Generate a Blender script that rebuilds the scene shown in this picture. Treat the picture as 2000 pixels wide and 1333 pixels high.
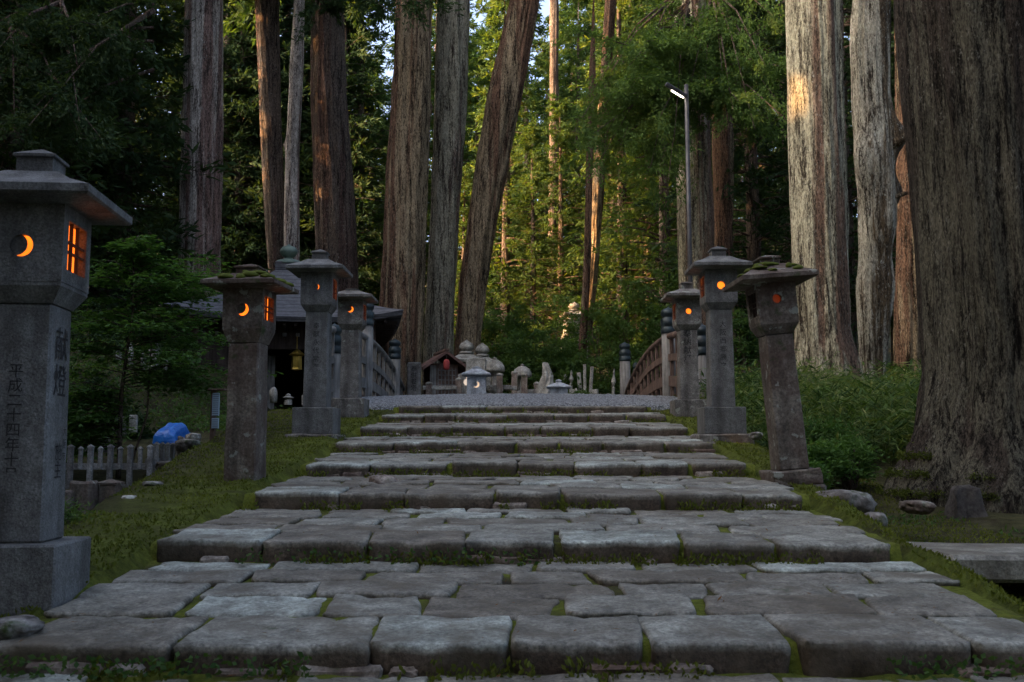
import bpy, bmesh, math, random
import numpy as np
from mathutils import Vector, Euler, Matrix
rad = math.radians
for o in list(bpy.data.objects):
    bpy.data.objects.remove(o)
sc = bpy.context.scene
COL = sc.collection

# ------------------------------------------------------------------ camera, world, sun, exposure
F = 1944.0                                   # focal length in pixels of the 2000 px wide photograph
cam_d = bpy.data.cameras.new("camera")
cam = bpy.data.objects.new("camera", cam_d)
COL.objects.link(cam)
cam_d.sensor_width = 36.0
cam_d.lens = F / 2000.0 * 36.0
cam_d.clip_end = 2000.0
cam.location = (0, 0, 0)                     # eye height is the zero of all heights here
cam.rotation_euler = (rad(90 + 6.27), 0, rad(0.53))
cam_d.dof.use_dof = True
cam_d.dof.focus_distance = 13.0
cam_d.dof.aperture_fstop = 9.0
sc.camera = cam

SUN_DIR = Vector((-0.94, -0.34, 0.0)).normalized()
SUN_EL = rad(22.0)
w = bpy.data.worlds.new("World")
sc.world = w
w.use_nodes = True
nt = w.node_tree
bg = nt.nodes["Background"]
sky = nt.nodes.new("ShaderNodeTexSky")
sky.sky_type = 'NISHITA'
sky.sun_disc = False
sky.sun_elevation = SUN_EL
sky.sun_rotation = math.atan2(SUN_DIR.x, SUN_DIR.y)
sky.dust_density = 8.0
sky.ozone_density = 0.6
sky.air_density = 0.6
nt.links.new(sky.outputs[0], bg.inputs[0])
bg.inputs[1].default_value = 0.145

sun_d = bpy.data.lights.new("sun", 'SUN')
sun_d.energy = 3.2
sun_d.angle = rad(0.5)
sun_d.color = (1.0, 0.51, 0.19)
sun = bpy.data.objects.new("sun", sun_d)
COL.objects.link(sun)
to_sun = Vector((SUN_DIR.x * math.cos(SUN_EL), SUN_DIR.y * math.cos(SUN_EL), math.sin(SUN_EL)))
sun.rotation_euler = to_sun.to_track_quat('Z', 'Y').to_euler()
sun.location = to_sun * 60

sc.view_settings.view_transform = 'Standard'
sc.view_settings.look = 'None'
sc.view_settings.gamma = 1.0
sc.view_settings.use_curve_mapping = False
sc.view_settings.exposure = 2.92
sc.cycles.use_denoising = True
sc.cycles.max_bounces = 4
sc.cycles.diffuse_bounces = 2
sc.cycles.transparent_max_bounces = 4

CAM_R = Euler(cam.rotation_euler).to_matrix()


def at(px, py, D):
    """The world point seen at photo pixel (px, py) whose distance along +Y is D."""
    r = CAM_R @ Vector(((px - 1000.0) / F, -(py - 666.5) / F, -1.0))
    return r * (D / r.y)


# ------------------------------------------------------------------ noise
def _hash(ix, iy, iz, seed):
    n = (ix * 73856093) ^ (iy * 19349663) ^ (iz * 83492791) ^ (seed * 2654435761 & 0x7fffffff)
    n = (n ^ (n >> 13)) * 1274126177
    n = n & 0x7fffffff
    n = (n ^ (n >> 16)) * 668265263
    return ((n & 0x7fffffff) % 100003) / 100003.0


def vnoise(x, y, z, seed=0):
    x, y, z = np.broadcast_arrays(np.asarray(x, float), np.asarray(y, float), np.asarray(z, float))
    xi, yi, zi = np.floor(x).astype(np.int64), np.floor(y).astype(np.int64), np.floor(z).astype(np.int64)
    fx, fy, fz = x - xi, y - yi, z - zi
    fx, fy, fz = [t * t * (3 - 2 * t) for t in (fx, fy, fz)]
    out = 0.0
    for a in (0, 1):
        for b in (0, 1):
            for c in (0, 1):
                wgt = (fx if a else 1 - fx) * (fy if b else 1 - fy) * (fz if c else 1 - fz)
                out = out + wgt * _hash(xi + a, yi + b, zi + c, seed)
    return out


def fbm(x, y, z, seed=0, o=3):
    s, a, t = 0.0, 1.0, 0.0
    x, y, z = np.asarray(x, float), np.asarray(y, float), np.asarray(z, float)
    for i in range(o):
        s = s + a * vnoise(x * 2 ** i, y * 2 ** i, z * 2 ** i, seed + i)
        t += a
        a *= 0.5
    return s / t


def sm(a, b, x):
    t = np.clip((np.asarray(x, float) - a) / (b - a), 0, 1)
    return t * t * (3 - 2 * t)


# ------------------------------------------------------------------ materials
MATS = {}


class NT:
    def __init__(self, name):
        self.m = bpy.data.materials.new(name)
        self.m.use_nodes = True
        self.t = self.m.node_tree
        self.b = self.t.nodes["Principled BSDF"]
        self.out = self.t.nodes["Material Output"]
        self.tc = self.t.nodes.new("ShaderNodeTexCoord")
        MATS[name] = self.m

    def n(self, typ, **kw):
        nd = self.t.nodes.new(typ)
        for k, v in kw.items():
            setattr(nd, k, v)
        return nd

    def ln(self, a, b):
        self.t.links.new(a, b)

    def vec(self, scale=(1, 1, 1), space="Object"):
        mp = self.n("ShaderNodeMapping")
        mp.inputs["Scale"].default_value = scale
        self.ln(self.tc.outputs[space], mp.inputs[0])
        return mp.outputs[0]

    def noise(self, scale, detail=4, rough=0.55, vec=None, dist=0.0):
        nd = self.n("ShaderNodeTexNoise")
        nd.inputs["Scale"].default_value = scale
        nd.inputs["Detail"].default_value = detail
        nd.inputs["Roughness"].default_value = rough
        nd.inputs["Distortion"].default_value = dist
        self.ln(vec if vec is not None else self.tc.outputs["Object"], nd.inputs["Vector"])
        return nd.outputs["Fac"]

    def voro(self, scale, vec=None, feature='F1', out="Distance"):
        nd = self.n("ShaderNodeTexVoronoi")
        nd.feature = feature
        nd.inputs["Scale"].default_value = scale
        self.ln(vec if vec is not None else self.tc.outputs["Object"], nd.inputs["Vector"])
        return nd.outputs[out]

    def ramp(self, fac, stops):
        nd = self.n("ShaderNodeValToRGB")
        el = nd.color_ramp.elements
        while len(el) < len(stops):
            el.new(0.5)
        for e, (p, c) in zip(el, stops):
            e.position = p
            e.color = (*c, 1) if len(c) == 3 else c
        self.ln(fac, nd.inputs[0])
        return nd.outputs[0]

    def mix(self, fac, a, b, mode='MIX'):
        nd = self.n("ShaderNodeMix", data_type='RGBA', blend_type=mode)
        if isinstance(fac, (int, float)):
            nd.inputs[0].default_value = fac
        else:
            self.ln(fac, nd.inputs[0])
        for i, c in ((6, a), (7, b)):
            if isinstance(c, tuple):
                nd.inputs[i].default_value = (*c, 1)
            else:
                self.ln(c, nd.inputs[i])
        return nd.outputs[2]

    def math(self, op, a, b=0.0):
        nd = self.n("ShaderNodeMath", operation=op)
        for i, c in ((0, a), (1, b)):
            if isinstance(c, (int, float)):
                nd.inputs[i].default_value = c
            else:
                self.ln(c, nd.inputs[i])
        return nd.outputs[0]

    def attr(self, name):
        nd = self.n("ShaderNodeAttribute")
        nd.attribute_name = name
        return nd.outputs["Fac"]

    def objrand(self):
        return self.n("ShaderNodeObjectInfo").outputs["Random"]

    def bump(self, h, strength=0.5, dist=0.02):
        nd = self.n("ShaderNodeBump")
        nd.inputs["Strength"].default_value = strength
        nd.inputs["Distance"].default_value = dist
        self.ln(h, nd.inputs["Height"])
        self.ln(nd.outputs[0], self.b.inputs["Normal"])

    def fin(self, col, rough=0.9, spec=0.2):
        if isinstance(col, tuple):
            self.b.inputs["Base Color"].default_value = (*col, 1)
        else:
            self.ln(col, self.b.inputs["Base Color"])
        if isinstance(rough, (int, float)):
            self.b.inputs["Roughness"].default_value = rough
        else:
            self.ln(rough, self.b.inputs["Roughness"])
        self.b.inputs["Specular IOR Level"].default_value = spec
        return self.m


BW = [(0.35, (0, 0, 0)), (0.65, (1, 1, 1))]


def mat_stone(name, c0, c1, stain=(0.05, 0.035, 0.025), stain_amt=0.4, moss=0.0, grain=60, rough=0.8, lichen=0.0, tint=False):
    k = NT(name)
    base = k.mix(k.ramp(k.noise(3.5, 5), BW), c0, c1)
    gr = k.ramp(k.noise(grain, 3, 0.7), [(0.3, (0.48, 0.48, 0.48)), (0.7, (1.45, 1.45, 1.45))])
    base = k.mix(1.0, base, gr, 'MULTIPLY')
    stk = k.ramp(k.noise(7, 5, 0.65, k.vec((1, 1, 0.10))), [(0.38, (0.62, 0.61, 0.60)), (0.62, (1.16, 1.16, 1.16))])
    base = k.mix(1.0, base, stk, 'MULTIPLY')
    mot = k.ramp(k.noise(11, 6, 0.7), [(0.35, (0.72, 0.70, 0.68)), (0.65, (1.22, 1.22, 1.22))])
    base = k.mix(1.0, base, mot, 'MULTIPLY')
    if tint:
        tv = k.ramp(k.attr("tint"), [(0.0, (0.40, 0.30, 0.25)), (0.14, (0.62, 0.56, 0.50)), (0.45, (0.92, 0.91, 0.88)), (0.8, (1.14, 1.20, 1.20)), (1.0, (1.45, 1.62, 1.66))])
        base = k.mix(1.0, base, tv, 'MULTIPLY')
    if stain_amt:
        st = k.ramp(k.noise(2.3, 6, 0.65, dist=0.6), [(0.62 - 0.3 * stain_amt, (0, 0, 0)), (0.75 - 0.2 * stain_amt, (1, 1, 1))])
        base = k.mix(k.math('MULTIPLY', st, 0.75), base, stain)
    if lichen:
        lc = k.ramp(k.noise(9, 4, 0.6), [(0.66 - lichen * 0.15, (0, 0, 0)), (0.70 - lichen * 0.15, (1, 1, 1))])
        base = k.mix(k.math('MULTIPLY', lc, 0.6), base, (0.33, 0.36, 0.31))
    if moss:
        ms = k.ramp(k.noise(5, 6, 0.6), [(0.72 - moss * 0.45, (0, 0, 0)), (0.80 - moss * 0.4, (1, 1, 1))])
        base = k.mix(ms, base, (0.035, 0.05, 0.012))
    k.bump(k.math('ADD', k.noise(grain * 0.7, 4, 0.7), k.math('MULTIPLY', k.noise(9, 4), 1.5)), 0.5, 0.012)
    return k.fin(base, rough, 0.3)


def mat_bark(name, ridge, furrow, alt, lichen=(0.46, 0.47, 0.40), lich=0.3, scale=1.0, patch=0.5):
    k = NT(name)
    v = k.vec((scale, scale, scale * 0.09))
    fine = k.noise(20, 8, 0.72, v, 0.5)
    mid = k.noise(6.5, 6, 0.65, v, 0.6)
    vg = k.vec((scale, scale, scale * 0.30))
    grain = k.noise(42, 6, 0.75, vg, 0.8)
    h = k.math('ADD', k.math('ADD', k.math('MULTIPLY', fine, 0.50), k.math('MULTIPLY', mid, 0.42)), k.math('MULTIPLY', grain, 0.23))
    v2 = k.vec((scale, scale, scale * 0.035))
    pat = k.ramp(k.noise(2.1, 5, 0.6, v2, 0.5), [(0.60 - patch * 0.2, (0, 0, 0)), (0.66 - patch * 0.2, (1, 1, 1))])
    rcol = k.mix(pat, ridge, alt)
    col = k.mix(k.ramp(h, [(0.50, (0, 0, 0)), (0.60, (1, 1, 1))]), furrow, rcol)
    v3 = k.vec((scale, scale, scale * 0.45))
    col = k.mix(1.0, col, k.ramp(grain, [(0.38, (0.40, 0.38, 0.37)), (0.62, (1.55, 1.55, 1.55))]), 'MULTIPLY')
    li = k.math('MULTIPLY', k.ramp(k.noise(24, 5, 0.75, v3), [(0.58, (0, 0, 0)), (0.64, (1, 1, 1))]), k.ramp(k.noise(1.1, 3, 0.6), [(0.38, (0, 0, 0)), (0.6, (1, 1, 1))]))
    col = k.mix(k.math('MULTIPLY', li, lich), col, lichen)
    col = k.mix(1.0, col, k.ramp(k.noise(2.0, 4, 0.6, v3), [(0.3, (0.62, 0.62, 0.62)), (0.7, (1.3, 1.3, 1.3))]), 'MULTIPLY')
    tint = k.ramp(k.objrand(), [(0.0, (0.82, 0.82, 0.84)), (1.0, (1.12, 1.08, 1.05))])
    col = k.mix(1.0, col, tint, 'MULTIPLY')
    k.bump(h, 1.0, 0.05)
    return k.fin(col, 0.95, 0.1)


def mat_leaf(name, c0, c1, c2=None, trans=0.4, tcol=None):
    k = NT(name)
    stops = [(0.0, c0), (1.0, c1)] if c2 is None else [(0.0, c0), (0.6, c1), (1.0, c2)]
    col = k.ramp(k.attr("tint"), stops)
    rnd = k.ramp(k.objrand(), [(0.0, (0.75, 0.8, 0.85)), (1.0, (1.2, 1.12, 1.0))])
    col = k.mix(1.0, col, rnd, 'MULTIPLY')
    k.fin(col, 0.75, 0.12)
    tr = k.n("ShaderNodeBsdfTranslucent")
    tm = k.mix(1.0, col, tcol or (1.6, 1.5, 0.6), 'MULTIPLY')
    k.ln(tm, tr.inputs[0])
    ms = k.n("ShaderNodeMixShader")
    ms.inputs[0].default_value = trans
    k.ln(k.b.outputs[0], ms.inputs[1])
    k.ln(tr.outputs[0], ms.inputs[2])
    k.ln(ms.outputs[0], k.out.inputs[0])
    return k.m


def mat_wood(name, c0, c1, axis=(1, 1, 0.06), rough=0.85, scale=30):
    k = NT(name)
    v = k.vec(axis)
    n1 = k.noise(scale, 5, 0.6, v, 0.3)
    col = k.mix(k.ramp(n1, BW), c0, c1)
    wear = k.ramp(k.noise(3, 5, 0.6), [(0.45, (0.7, 0.7, 0.7)), (0.7, (1.25, 1.25, 1.25))])
    col = k.mix(1.0, col, wear, 'MULTIPLY')
    k.bump(n1, 0.4, 0.01)
    return k.fin(col, rough, 0.2)


def mat_glow(name, col, strength, var=True):
    k = NT(name)
    k.fin((0.25, 0.12, 0.05), 0.7)
    if var:
        c = k.mix(k.ramp(k.noise(14, 2), BW), tuple(x * 0.75 for x in col), col)
        k.ln(c, k.b.inputs["Emission Color"])
    else:
        k.b.inputs["Emission Color"].default_value = (*col, 1)
    k.b.inputs["Emission Strength"].default_value = strength
    return k.m


def mat_metal(name, c0, c1, rough=0.45, metallic=0.6):
    k = NT(name)
    col = k.mix(k.ramp(k.noise(7, 5, 0.6), BW), c0, c1)
    k.b.inputs["Metallic"].default_value = metallic
    return k.fin(col, rough, 0.4)


M_step = mat_stone("step_stone", (0.19, 0.184, 0.155), (0.295, 0.290, 0.250), (0.10, 0.082, 0.055), 0.45, 0.12, 60, 0.62, 0.0, True)
M_gran = mat_stone("new_granite", (0.122, 0.126, 0.122), (0.160, 0.165, 0.160), (0.06, 0.06, 0.065), 0.2, 0.0, 110, 0.7)
M_old = mat_stone("old_stone", (0.12, 0.105, 0.085), (0.19, 0.17, 0.14), (0.06, 0.03, 0.022), 0.7, 0.25, 50, 0.9, 0.35)
M_mid = mat_stone("weathered_granite", (0.14, 0.135, 0.125), (0.20, 0.195, 0.18), (0.055, 0.045, 0.035), 0.5, 0.1, 80, 0.85, 0.25)
M_pale = mat_stone("pale_grave_stone", (0.30, 0.29, 0.25), (0.42, 0.41, 0.36), (0.10, 0.09, 0.07), 0.5, 0.18, 40, 0.9, 0.5)
M_blue = mat_stone("blue_grey_stone", (0.30, 0.34, 0.37), (0.38, 0.42, 0.46), (0.15, 0.17, 0.16), 0.25, 0.0, 80, 0.7)
M_rock = mat_stone("rock", (0.12, 0.11, 0.10), (0.24, 0.23, 0.21), (0.05, 0.04, 0.03), 0.5, 0.35, 30, 0.9, 0.3)
M_rub = mat_stone("rubble_stone", (0.20, 0.15, 0.12), (0.34, 0.30, 0.26), (0.08, 0.05, 0.04), 0.5, 0.25, 40, 0.9, 0.0, True)
M_dark_rock = mat_stone("dark_rock", (0.05, 0.045, 0.04), (0.085, 0.078, 0.07), (0.03, 0.025, 0.02), 0.5, 0.3, 30, 0.95)
M_ink = NT("ink").fin((0.026, 0.026, 0.027), 0.8)
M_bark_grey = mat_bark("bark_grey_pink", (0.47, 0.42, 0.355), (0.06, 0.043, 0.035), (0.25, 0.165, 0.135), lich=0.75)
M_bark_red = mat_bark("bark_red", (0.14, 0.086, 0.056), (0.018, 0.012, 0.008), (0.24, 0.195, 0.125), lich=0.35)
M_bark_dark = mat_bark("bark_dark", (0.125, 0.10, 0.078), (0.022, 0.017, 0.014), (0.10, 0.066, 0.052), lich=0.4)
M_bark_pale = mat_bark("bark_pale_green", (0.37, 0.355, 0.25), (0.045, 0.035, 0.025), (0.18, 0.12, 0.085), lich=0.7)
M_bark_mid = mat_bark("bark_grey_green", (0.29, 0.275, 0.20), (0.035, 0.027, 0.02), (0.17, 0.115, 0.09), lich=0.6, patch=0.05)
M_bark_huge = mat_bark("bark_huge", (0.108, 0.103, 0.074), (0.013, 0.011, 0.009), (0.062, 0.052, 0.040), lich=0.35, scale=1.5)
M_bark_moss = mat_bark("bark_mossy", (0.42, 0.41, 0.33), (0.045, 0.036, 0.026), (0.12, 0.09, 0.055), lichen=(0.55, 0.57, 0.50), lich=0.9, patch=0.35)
M_leaf_cedar = mat_leaf("leaf_cedar", (0.026, 0.058, 0.020), (0.048, 0.092, 0.027), (0.080, 0.122, 0.034), 0.45, (1.9, 1.6, 0.5))
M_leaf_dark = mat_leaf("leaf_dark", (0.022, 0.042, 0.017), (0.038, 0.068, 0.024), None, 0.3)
M_leaf_bough = mat_leaf("leaf_bough", (0.050, 0.095, 0.030), (0.085, 0.150, 0.042), (0.12, 0.19, 0.05), 0.45, (1.5, 1.4, 0.5))
M_leaf_maple = mat_leaf("leaf_maple", (0.060, 0.125, 0.036), (0.095, 0.180, 0.050), None, 0.4, (1.3, 1.4, 0.6))
M_leaf_bush = mat_leaf("leaf_bush", (0.040, 0.088, 0.028), (0.080, 0.140, 0.042), None, 0.35)
M_leaf_sasa = mat_leaf("leaf_sasa", (0.028, 0.060, 0.020), (0.090, 0.150, 0.042), (0.19, 0.22, 0.09), 0.35)
M_moss_leaf = mat_leaf("moss_leaf", (0.075, 0.096, 0.017), (0.145, 0.172, 0.028), None, 0.25, (1.2, 1.2, 0.6))
M_brown_leaf = mat_leaf("leaf_withered", (0.09, 0.05, 0.02), (0.17, 0.08, 0.03), None, 0.4)
M_wood_grey = mat_wood("weathered_wood", (0.12, 0.115, 0.105), (0.25, 0.245, 0.225))
M_wood_brown = mat_wood("brown_wood", (0.085, 0.053, 0.040), (0.18, 0.125, 0.098), (1, 1, 0.25))
M_wood_dark = mat_wood("dark_wood", (0.035, 0.026, 0.021), (0.075, 0.055, 0.045))
M_wood_red = mat_wood("red_planks", (0.12, 0.065, 0.052), (0.19, 0.115, 0.095), (0.12, 0.12, 1.5))
M_cap = mat_metal("patinated_bronze", (0.010, 0.016, 0.019), (0.028, 0.044, 0.048), 0.45, 0.3)
M_copper = mat_metal("green_copper", (0.09, 0.14, 0.11), (0.15, 0.20, 0.16), 0.6, 0.2)
M_gold = mat_metal("gilt_metal", (0.40, 0.27, 0.05), (0.70, 0.50, 0.12), 0.35, 0.9)
M_lamp_metal = mat_metal("lamp_metal", (0.035, 0.035, 0.037), (0.07, 0.07, 0.073), 0.5, 0.3)
M_glow = mat_glow("lantern_light", (1.0, 0.17, 0.010), 0.32)
M_glow_dim = mat_glow("lantern_light_dim", (0.55, 0.05, 0.008), 0.022)
M_glow_pale = mat_glow("lantern_light_pale", (1.0, 0.72, 0.50), 0.13)
M_tube = mat_glow("lamp_tube", (1.0, 0.88, 0.74), 3.0, False)
M_sign = NT("sign_board").fin((0.34, 0.46, 0.56), 0.5, 0.3)
M_redpaper = NT("red_paper").fin((0.30, 0.05, 0.045), 0.7)
M_redstone = mat_stone("red_stone_panel", (0.14, 0.08, 0.07), (0.24, 0.15, 0.13), (0.06, 0.035, 0.03), 0.5, 0.0, 30)

k = NT("blue_tarp")
k.bump(k.noise(9, 3, 0.5, dist=0.6), 0.6, 0.04)
M_tarp = k.fin(k.mix(k.ramp(k.noise(5, 3, dist=1.0), BW), (0.005, 0.10, 0.42), (0.010, 0.17, 0.55)), 0.4, 0.5)

k = NT("roof_tiles")
sp = k.n("ShaderNodeSeparateXYZ")
k.ln(k.tc.outputs["Object"], sp.inputs[0])
saw = k.math('FRACT', k.math('MULTIPLY', sp.outputs[2], 9.0))
tcol = k.mix(k.ramp(saw, [(0.0, (0, 0, 0)), (0.25, (1, 1, 1))]), (0.022, 0.022, 0.024), (0.12, 0.12, 0.126))
tcol = k.mix(1.0, tcol, k.ramp(k.noise(9, 5, 0.7), [(0.3, (0.6, 0.6, 0.6)), (0.7, (1.3, 1.3, 1.3))]), 'MULTIPLY')
k.bump(saw, 0.8, 0.03)
M_tiles = k.fin(tcol, 0.7, 0.3)

k = NT("gravel")
vv = k.voro(55)
gcol = k.mix(k.ramp(k.voro(55, None, 'F1', "Color"), BW), (0.13, 0.14, 0.145), (0.29, 0.305, 0.315))
k.bump(vv, 1.0, 0.03)
M_gravel = k.fin(gcol, 0.8, 0.3)

k = NT("ground_moss")
mo = k.ramp(k.noise(0.9, 5, 0.65), [(0.27, (0, 0, 0)), (0.42, (1, 1, 1))])
green = k.mix(k.ramp(k.noise(22, 5, 0.7), BW), (0.070, 0.090, 0.017), (0.130, 0.155, 0.027))
soil = k.mix(k.ramp(k.noise(14, 5, 0.7), BW), (0.028, 0.022, 0.016), (0.065, 0.052, 0.038))
near = k.attr("moss")
gm = k.mix(k.math('MULTIPLY', mo, near), soil, green)
gm = k.mix(1.0, gm, k.ramp(k.noise(5, 6, 0.7), [(0.32, (0.42, 0.38, 0.34)), (0.66, (1.25, 1.25, 1.2))]), 'MULTIPLY')
k.bump(k.math('ADD', k.noise(40, 5, 0.7), k.noise(9, 4)), 0.9, 0.04)
M_ground = k.fin(gm, 0.95, 0.1)

k = NT("joint_moss")
mo = k.ramp(k.noise(2.2, 5, 0.6), [(0.34, (0, 0, 0)), (0.50, (1, 1, 1))])
green = k.mix(k.ramp(k.noise(30, 5, 0.7), BW), (0.078, 0.096, 0.016), (0.150, 0.170, 0.026))
soil = k.mix(k.ramp(k.noise(14, 5, 0.7), BW), (0.03, 0.026, 0.018), (0.06, 0.05, 0.035))
k.bump(k.noise(50, 5, 0.7), 0.9, 0.02)
M_joint = k.fin(k.mix(mo, soil, green), 0.95, 0.1)


# ------------------------------------------------------------------ mesh helpers
class MB:
    """Collects shapes; build() links them as ONE mesh object."""

    def __init__(self):
        self.v, self.f, self.t = [], [], []

    def add(self, verts, faces, tint=0.5):
        n = len(self.v)
        self.v.extend([tuple(p) for p in verts])
        self.f.extend([tuple(i + n for i in f) for f in faces])
        if np.ndim(tint):
            self.t.extend(list(tint))
        else:
            self.t.extend([tint] * (len(self.v) - n))
        return self

    def box(self, c, s, bevel=0.0, top=None, seg=1, M=None, tint=0.5, cuts=0, rough=0.0, seed=0):
        bm = bmesh.new()
        bmesh.ops.create_cube(bm, size=1.0)
        for v in bm.verts:
            kx, ky = (top if top and v.co.z > 0 else (1, 1))
            v.co = Vector((v.co.x * s[0] * kx, v.co.y * s[1] * ky, v.co.z * s[2]))
        if bevel:
            bmesh.ops.bevel(bm, geom=bm.edges[:] + bm.verts[:], offset=bevel, segments=seg, affect='EDGES', profile=0.6)
        if cuts:
            bmesh.ops.subdivide_edges(bm, edges=[e for e in bm.edges if e.calc_length() > min(s) * 0.3], cuts=cuts, use_grid_fill=True)
        bm.verts.index_update()
        P = np.array([v.co[:] for v in bm.verts]) + np.array(c)
        if rough:
            q = P / max(s) * 6.0
            for ax in range(3):
                P[:, ax] += (fbm(q[:, 0], q[:, 1], q[:, 2], seed * 7 + ax * 31 + 3) - 0.5) * rough
        if M is not None:
            P = [tuple(M @ Vector(p)) for p in P]
        self.add(P, [[v.index for v in f.verts] for f in bm.faces], tint)
        bm.free()
        return self

    def lathe(self, prof, n=24, c=(0, 0, 0), rot=0.0, sq=False, M=None, tint=0.5):
        """Revolves (radius, z) pairs; sq: radius is the half width of a square (n = 4)."""
        vs, fs = [], []
        kq = math.sqrt(2) if sq else 1.0
        if sq:
            n, rot = 4, rot + math.pi / 4
        for r, z in prof:
            for i in range(n):
                a = rot + 2 * math.pi * i / n
                vs.append(Vector((c[0] + r * kq * math.cos(a), c[1] + r * kq * math.sin(a), c[2] + z)))
        for j in range(len(prof) - 1):
            for i in range(n):
                a, b = j * n + i, j * n + (i + 1) % n
                fs.append((a, b, b + n, a + n))
        fs.append(tuple(range(n - 1, -1, -1)))
        fs.append(tuple((len(prof) - 1) * n + i for i in range(n)))
        if M is not None:
            vs = [M @ p for p in vs]
        return self.add(vs, fs, tint)

    def tube(self, pts, radii, n=8, tint=0.5, cap=True):
        pts = [Vector(p) for p in pts]
        vs, fs = [], []
        for i, p in enumerate(pts):
            d = (pts[min(i + 1, len(pts) - 1)] - pts[max(i - 1, 0)]).normalized()
            u = d.orthogonal().normalized() if abs(d.z) > 0.9 else d.cross(Vector((0, 0, 1))).normalized()
            if abs(d.z) > 0.9:
                u = (Vector((1, 0, 0)) - d * d.x).normalized()
            w_ = d.cross(u)
            r = radii[i] if np.ndim(radii) else radii
            for j in range(n):
                a = 2 * math.pi * j / n
                vs.append(p + (u * math.cos(a) + w_ * math.sin(a)) * r)
        for i in range(len(pts) - 1):
            for j in range(n):
                a, b = i * n + j, i * n + (j + 1) % n
                fs.append((a, b, b + n, a + n))
        if cap:
            fs.append(tuple(range(n - 1, -1, -1)))
            fs.append(tuple((len(pts) - 1) * n + j for j in range(n)))
        return self.add(vs, fs, tint)

    def build(self, name, mat, parent=None, smooth=False, loc=None):
        me = bpy.data.meshes.new(name)
        me.from_pydata(self.v, [], self.f)
        if mat:
            me.materials.append(mat)
        at_ = me.attributes.new("tint", 'FLOAT', 'POINT')
        at_.data.foreach_set("value", np.array(self.t, dtype=np.float32))
        if smooth:
            me.polygons.foreach_set("use_smooth", np.ones(len(me.polygons), dtype=bool))
        me.update()
        return link(name, me, parent, loc)


def link(name, me, parent=None, loc=None):
    o = bpy.data.objects.new(name, me)
    COL.objects.link(o)
    if parent:
        o.parent = parent
    if loc is not None:
        o.location = loc
    return o


def quad_mesh(name, V, tint, mat, mats=None):
    """V: n x 4 x 3 corners. Fast loose-quad mesh for leaves."""
    n = len(V)
    me = bpy.data.meshes.new(name)
    me.vertices.add(n * 4)
    me.vertices.foreach_set("co", np.asarray(V, dtype=np.float32).reshape(-1))
    me.loops.add(n * 4)
    me.loops.foreach_set("vertex_index", np.arange(n * 4, dtype=np.int32))
    me.polygons.add(n)
    me.polygons.foreach_set("loop_start", np.arange(0, n * 4, 4, dtype=np.int32))
    a = me.attributes.new("tint", 'FLOAT', 'POINT')
    a.data.foreach_set("value", np.repeat(np.asarray(tint, dtype=np.float32), 4))
    me.materials.append(mat)
    if mats is not None:
        for m in mats[0]:
            me.materials.append(m)
        me.polygons.foreach_set("material_index", np.asarray(mats[1], dtype=np.int32))
    me.update(calc_edges=True)
    me.validate()
    return me


def thing(name, label, cat, loc=(0, 0, 0), rz=0.0, group=None, rot=None):
    o = bpy.data.objects.new(name, None)
    COL.objects.link(o)
    o.location = loc
    o.rotation_euler = rot if rot else (0, 0, rz)
    return tag(o, label, cat, group)


def tag(o, label=None, cat=None, group=None, kind=None):
    for kk, vv_ in (("label", label), ("category", cat), ("group", group), ("kind", kind)):
        if vv_:
            o[kk] = vv_
    return o


def copy_tree(o, parent=None):
    kids = [c for c in bpy.data.objects if c.parent == o]
    c = o.copy()
    COL.objects.link(c)
    c.parent = parent
    for ch in kids:
        copy_tree(ch, c)
    return c


def text_part(name, s, size, parent, M, mat=None, spacing=1.0, vertical=True, col_gap=1.1):
    """Writing as a thin mesh, laid on a face by matrix M (text plane = local XY)."""
    cu = bpy.data.curves.new(name, 'FONT')
    cols = s.split("|")
    cu.body = "\n".join(cols[0]) if vertical else s
    cu.size = size
    cu.align_x = 'CENTER'
    cu.space_line = spacing
    cu.resolution_u = 2
    ob = bpy.data.objects.new(name, cu)
    COL.objects.link(ob)
    dg = bpy.context.evaluated_depsgraph_get()
    me = bpy.data.meshes.new_from_object(ob.evaluated_get(dg))
    bpy.data.objects.remove(ob)
    me.name = name
    me.materials.clear()
    me.materials.append(mat or M_ink)
    me.transform(M)
    return link(name, me, parent)


def face_m(origin, xdir, ydir):
    x, y = Vector(xdir).normalized(), Vector(ydir).normalized()
    z = x.cross(y)
    m = Matrix((x, y, z)).transposed().to_4x4()
    m.translation = Vector(origin)
    return m


rng = np.random.default_rng(11)
random.seed(11)


# ------------------------------------------------------------------ terrain
def s_line(y):
    return np.interp(y, [-20, 0.3, 1.9, 14.2, 15, 17, 22, 25, 34, 60, 120], [-1.0, -1.0, -0.86, 0.575, 0.55, 0.0, 0.0, 0.85, 1.3, 6.5, 24.0])


def left_line(y):
    return np.interp(y, [-20, 5, 8, 10.5, 13.5, 18, 30, 60, 120], [-1.1, -0.9, -0.6, -0.40, 0.12, 0.45, 1.0, 6.5, 24.0])


def right_line(y):
    return np.interp(y, [-20, 4, 6, 8.5, 10, 15, 20, 30, 60, 120], [-1.0, -0.78, -0.68, -0.46, -0.25, 0.55, 0.8, 1.4, 7.0, 24.0])


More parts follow.
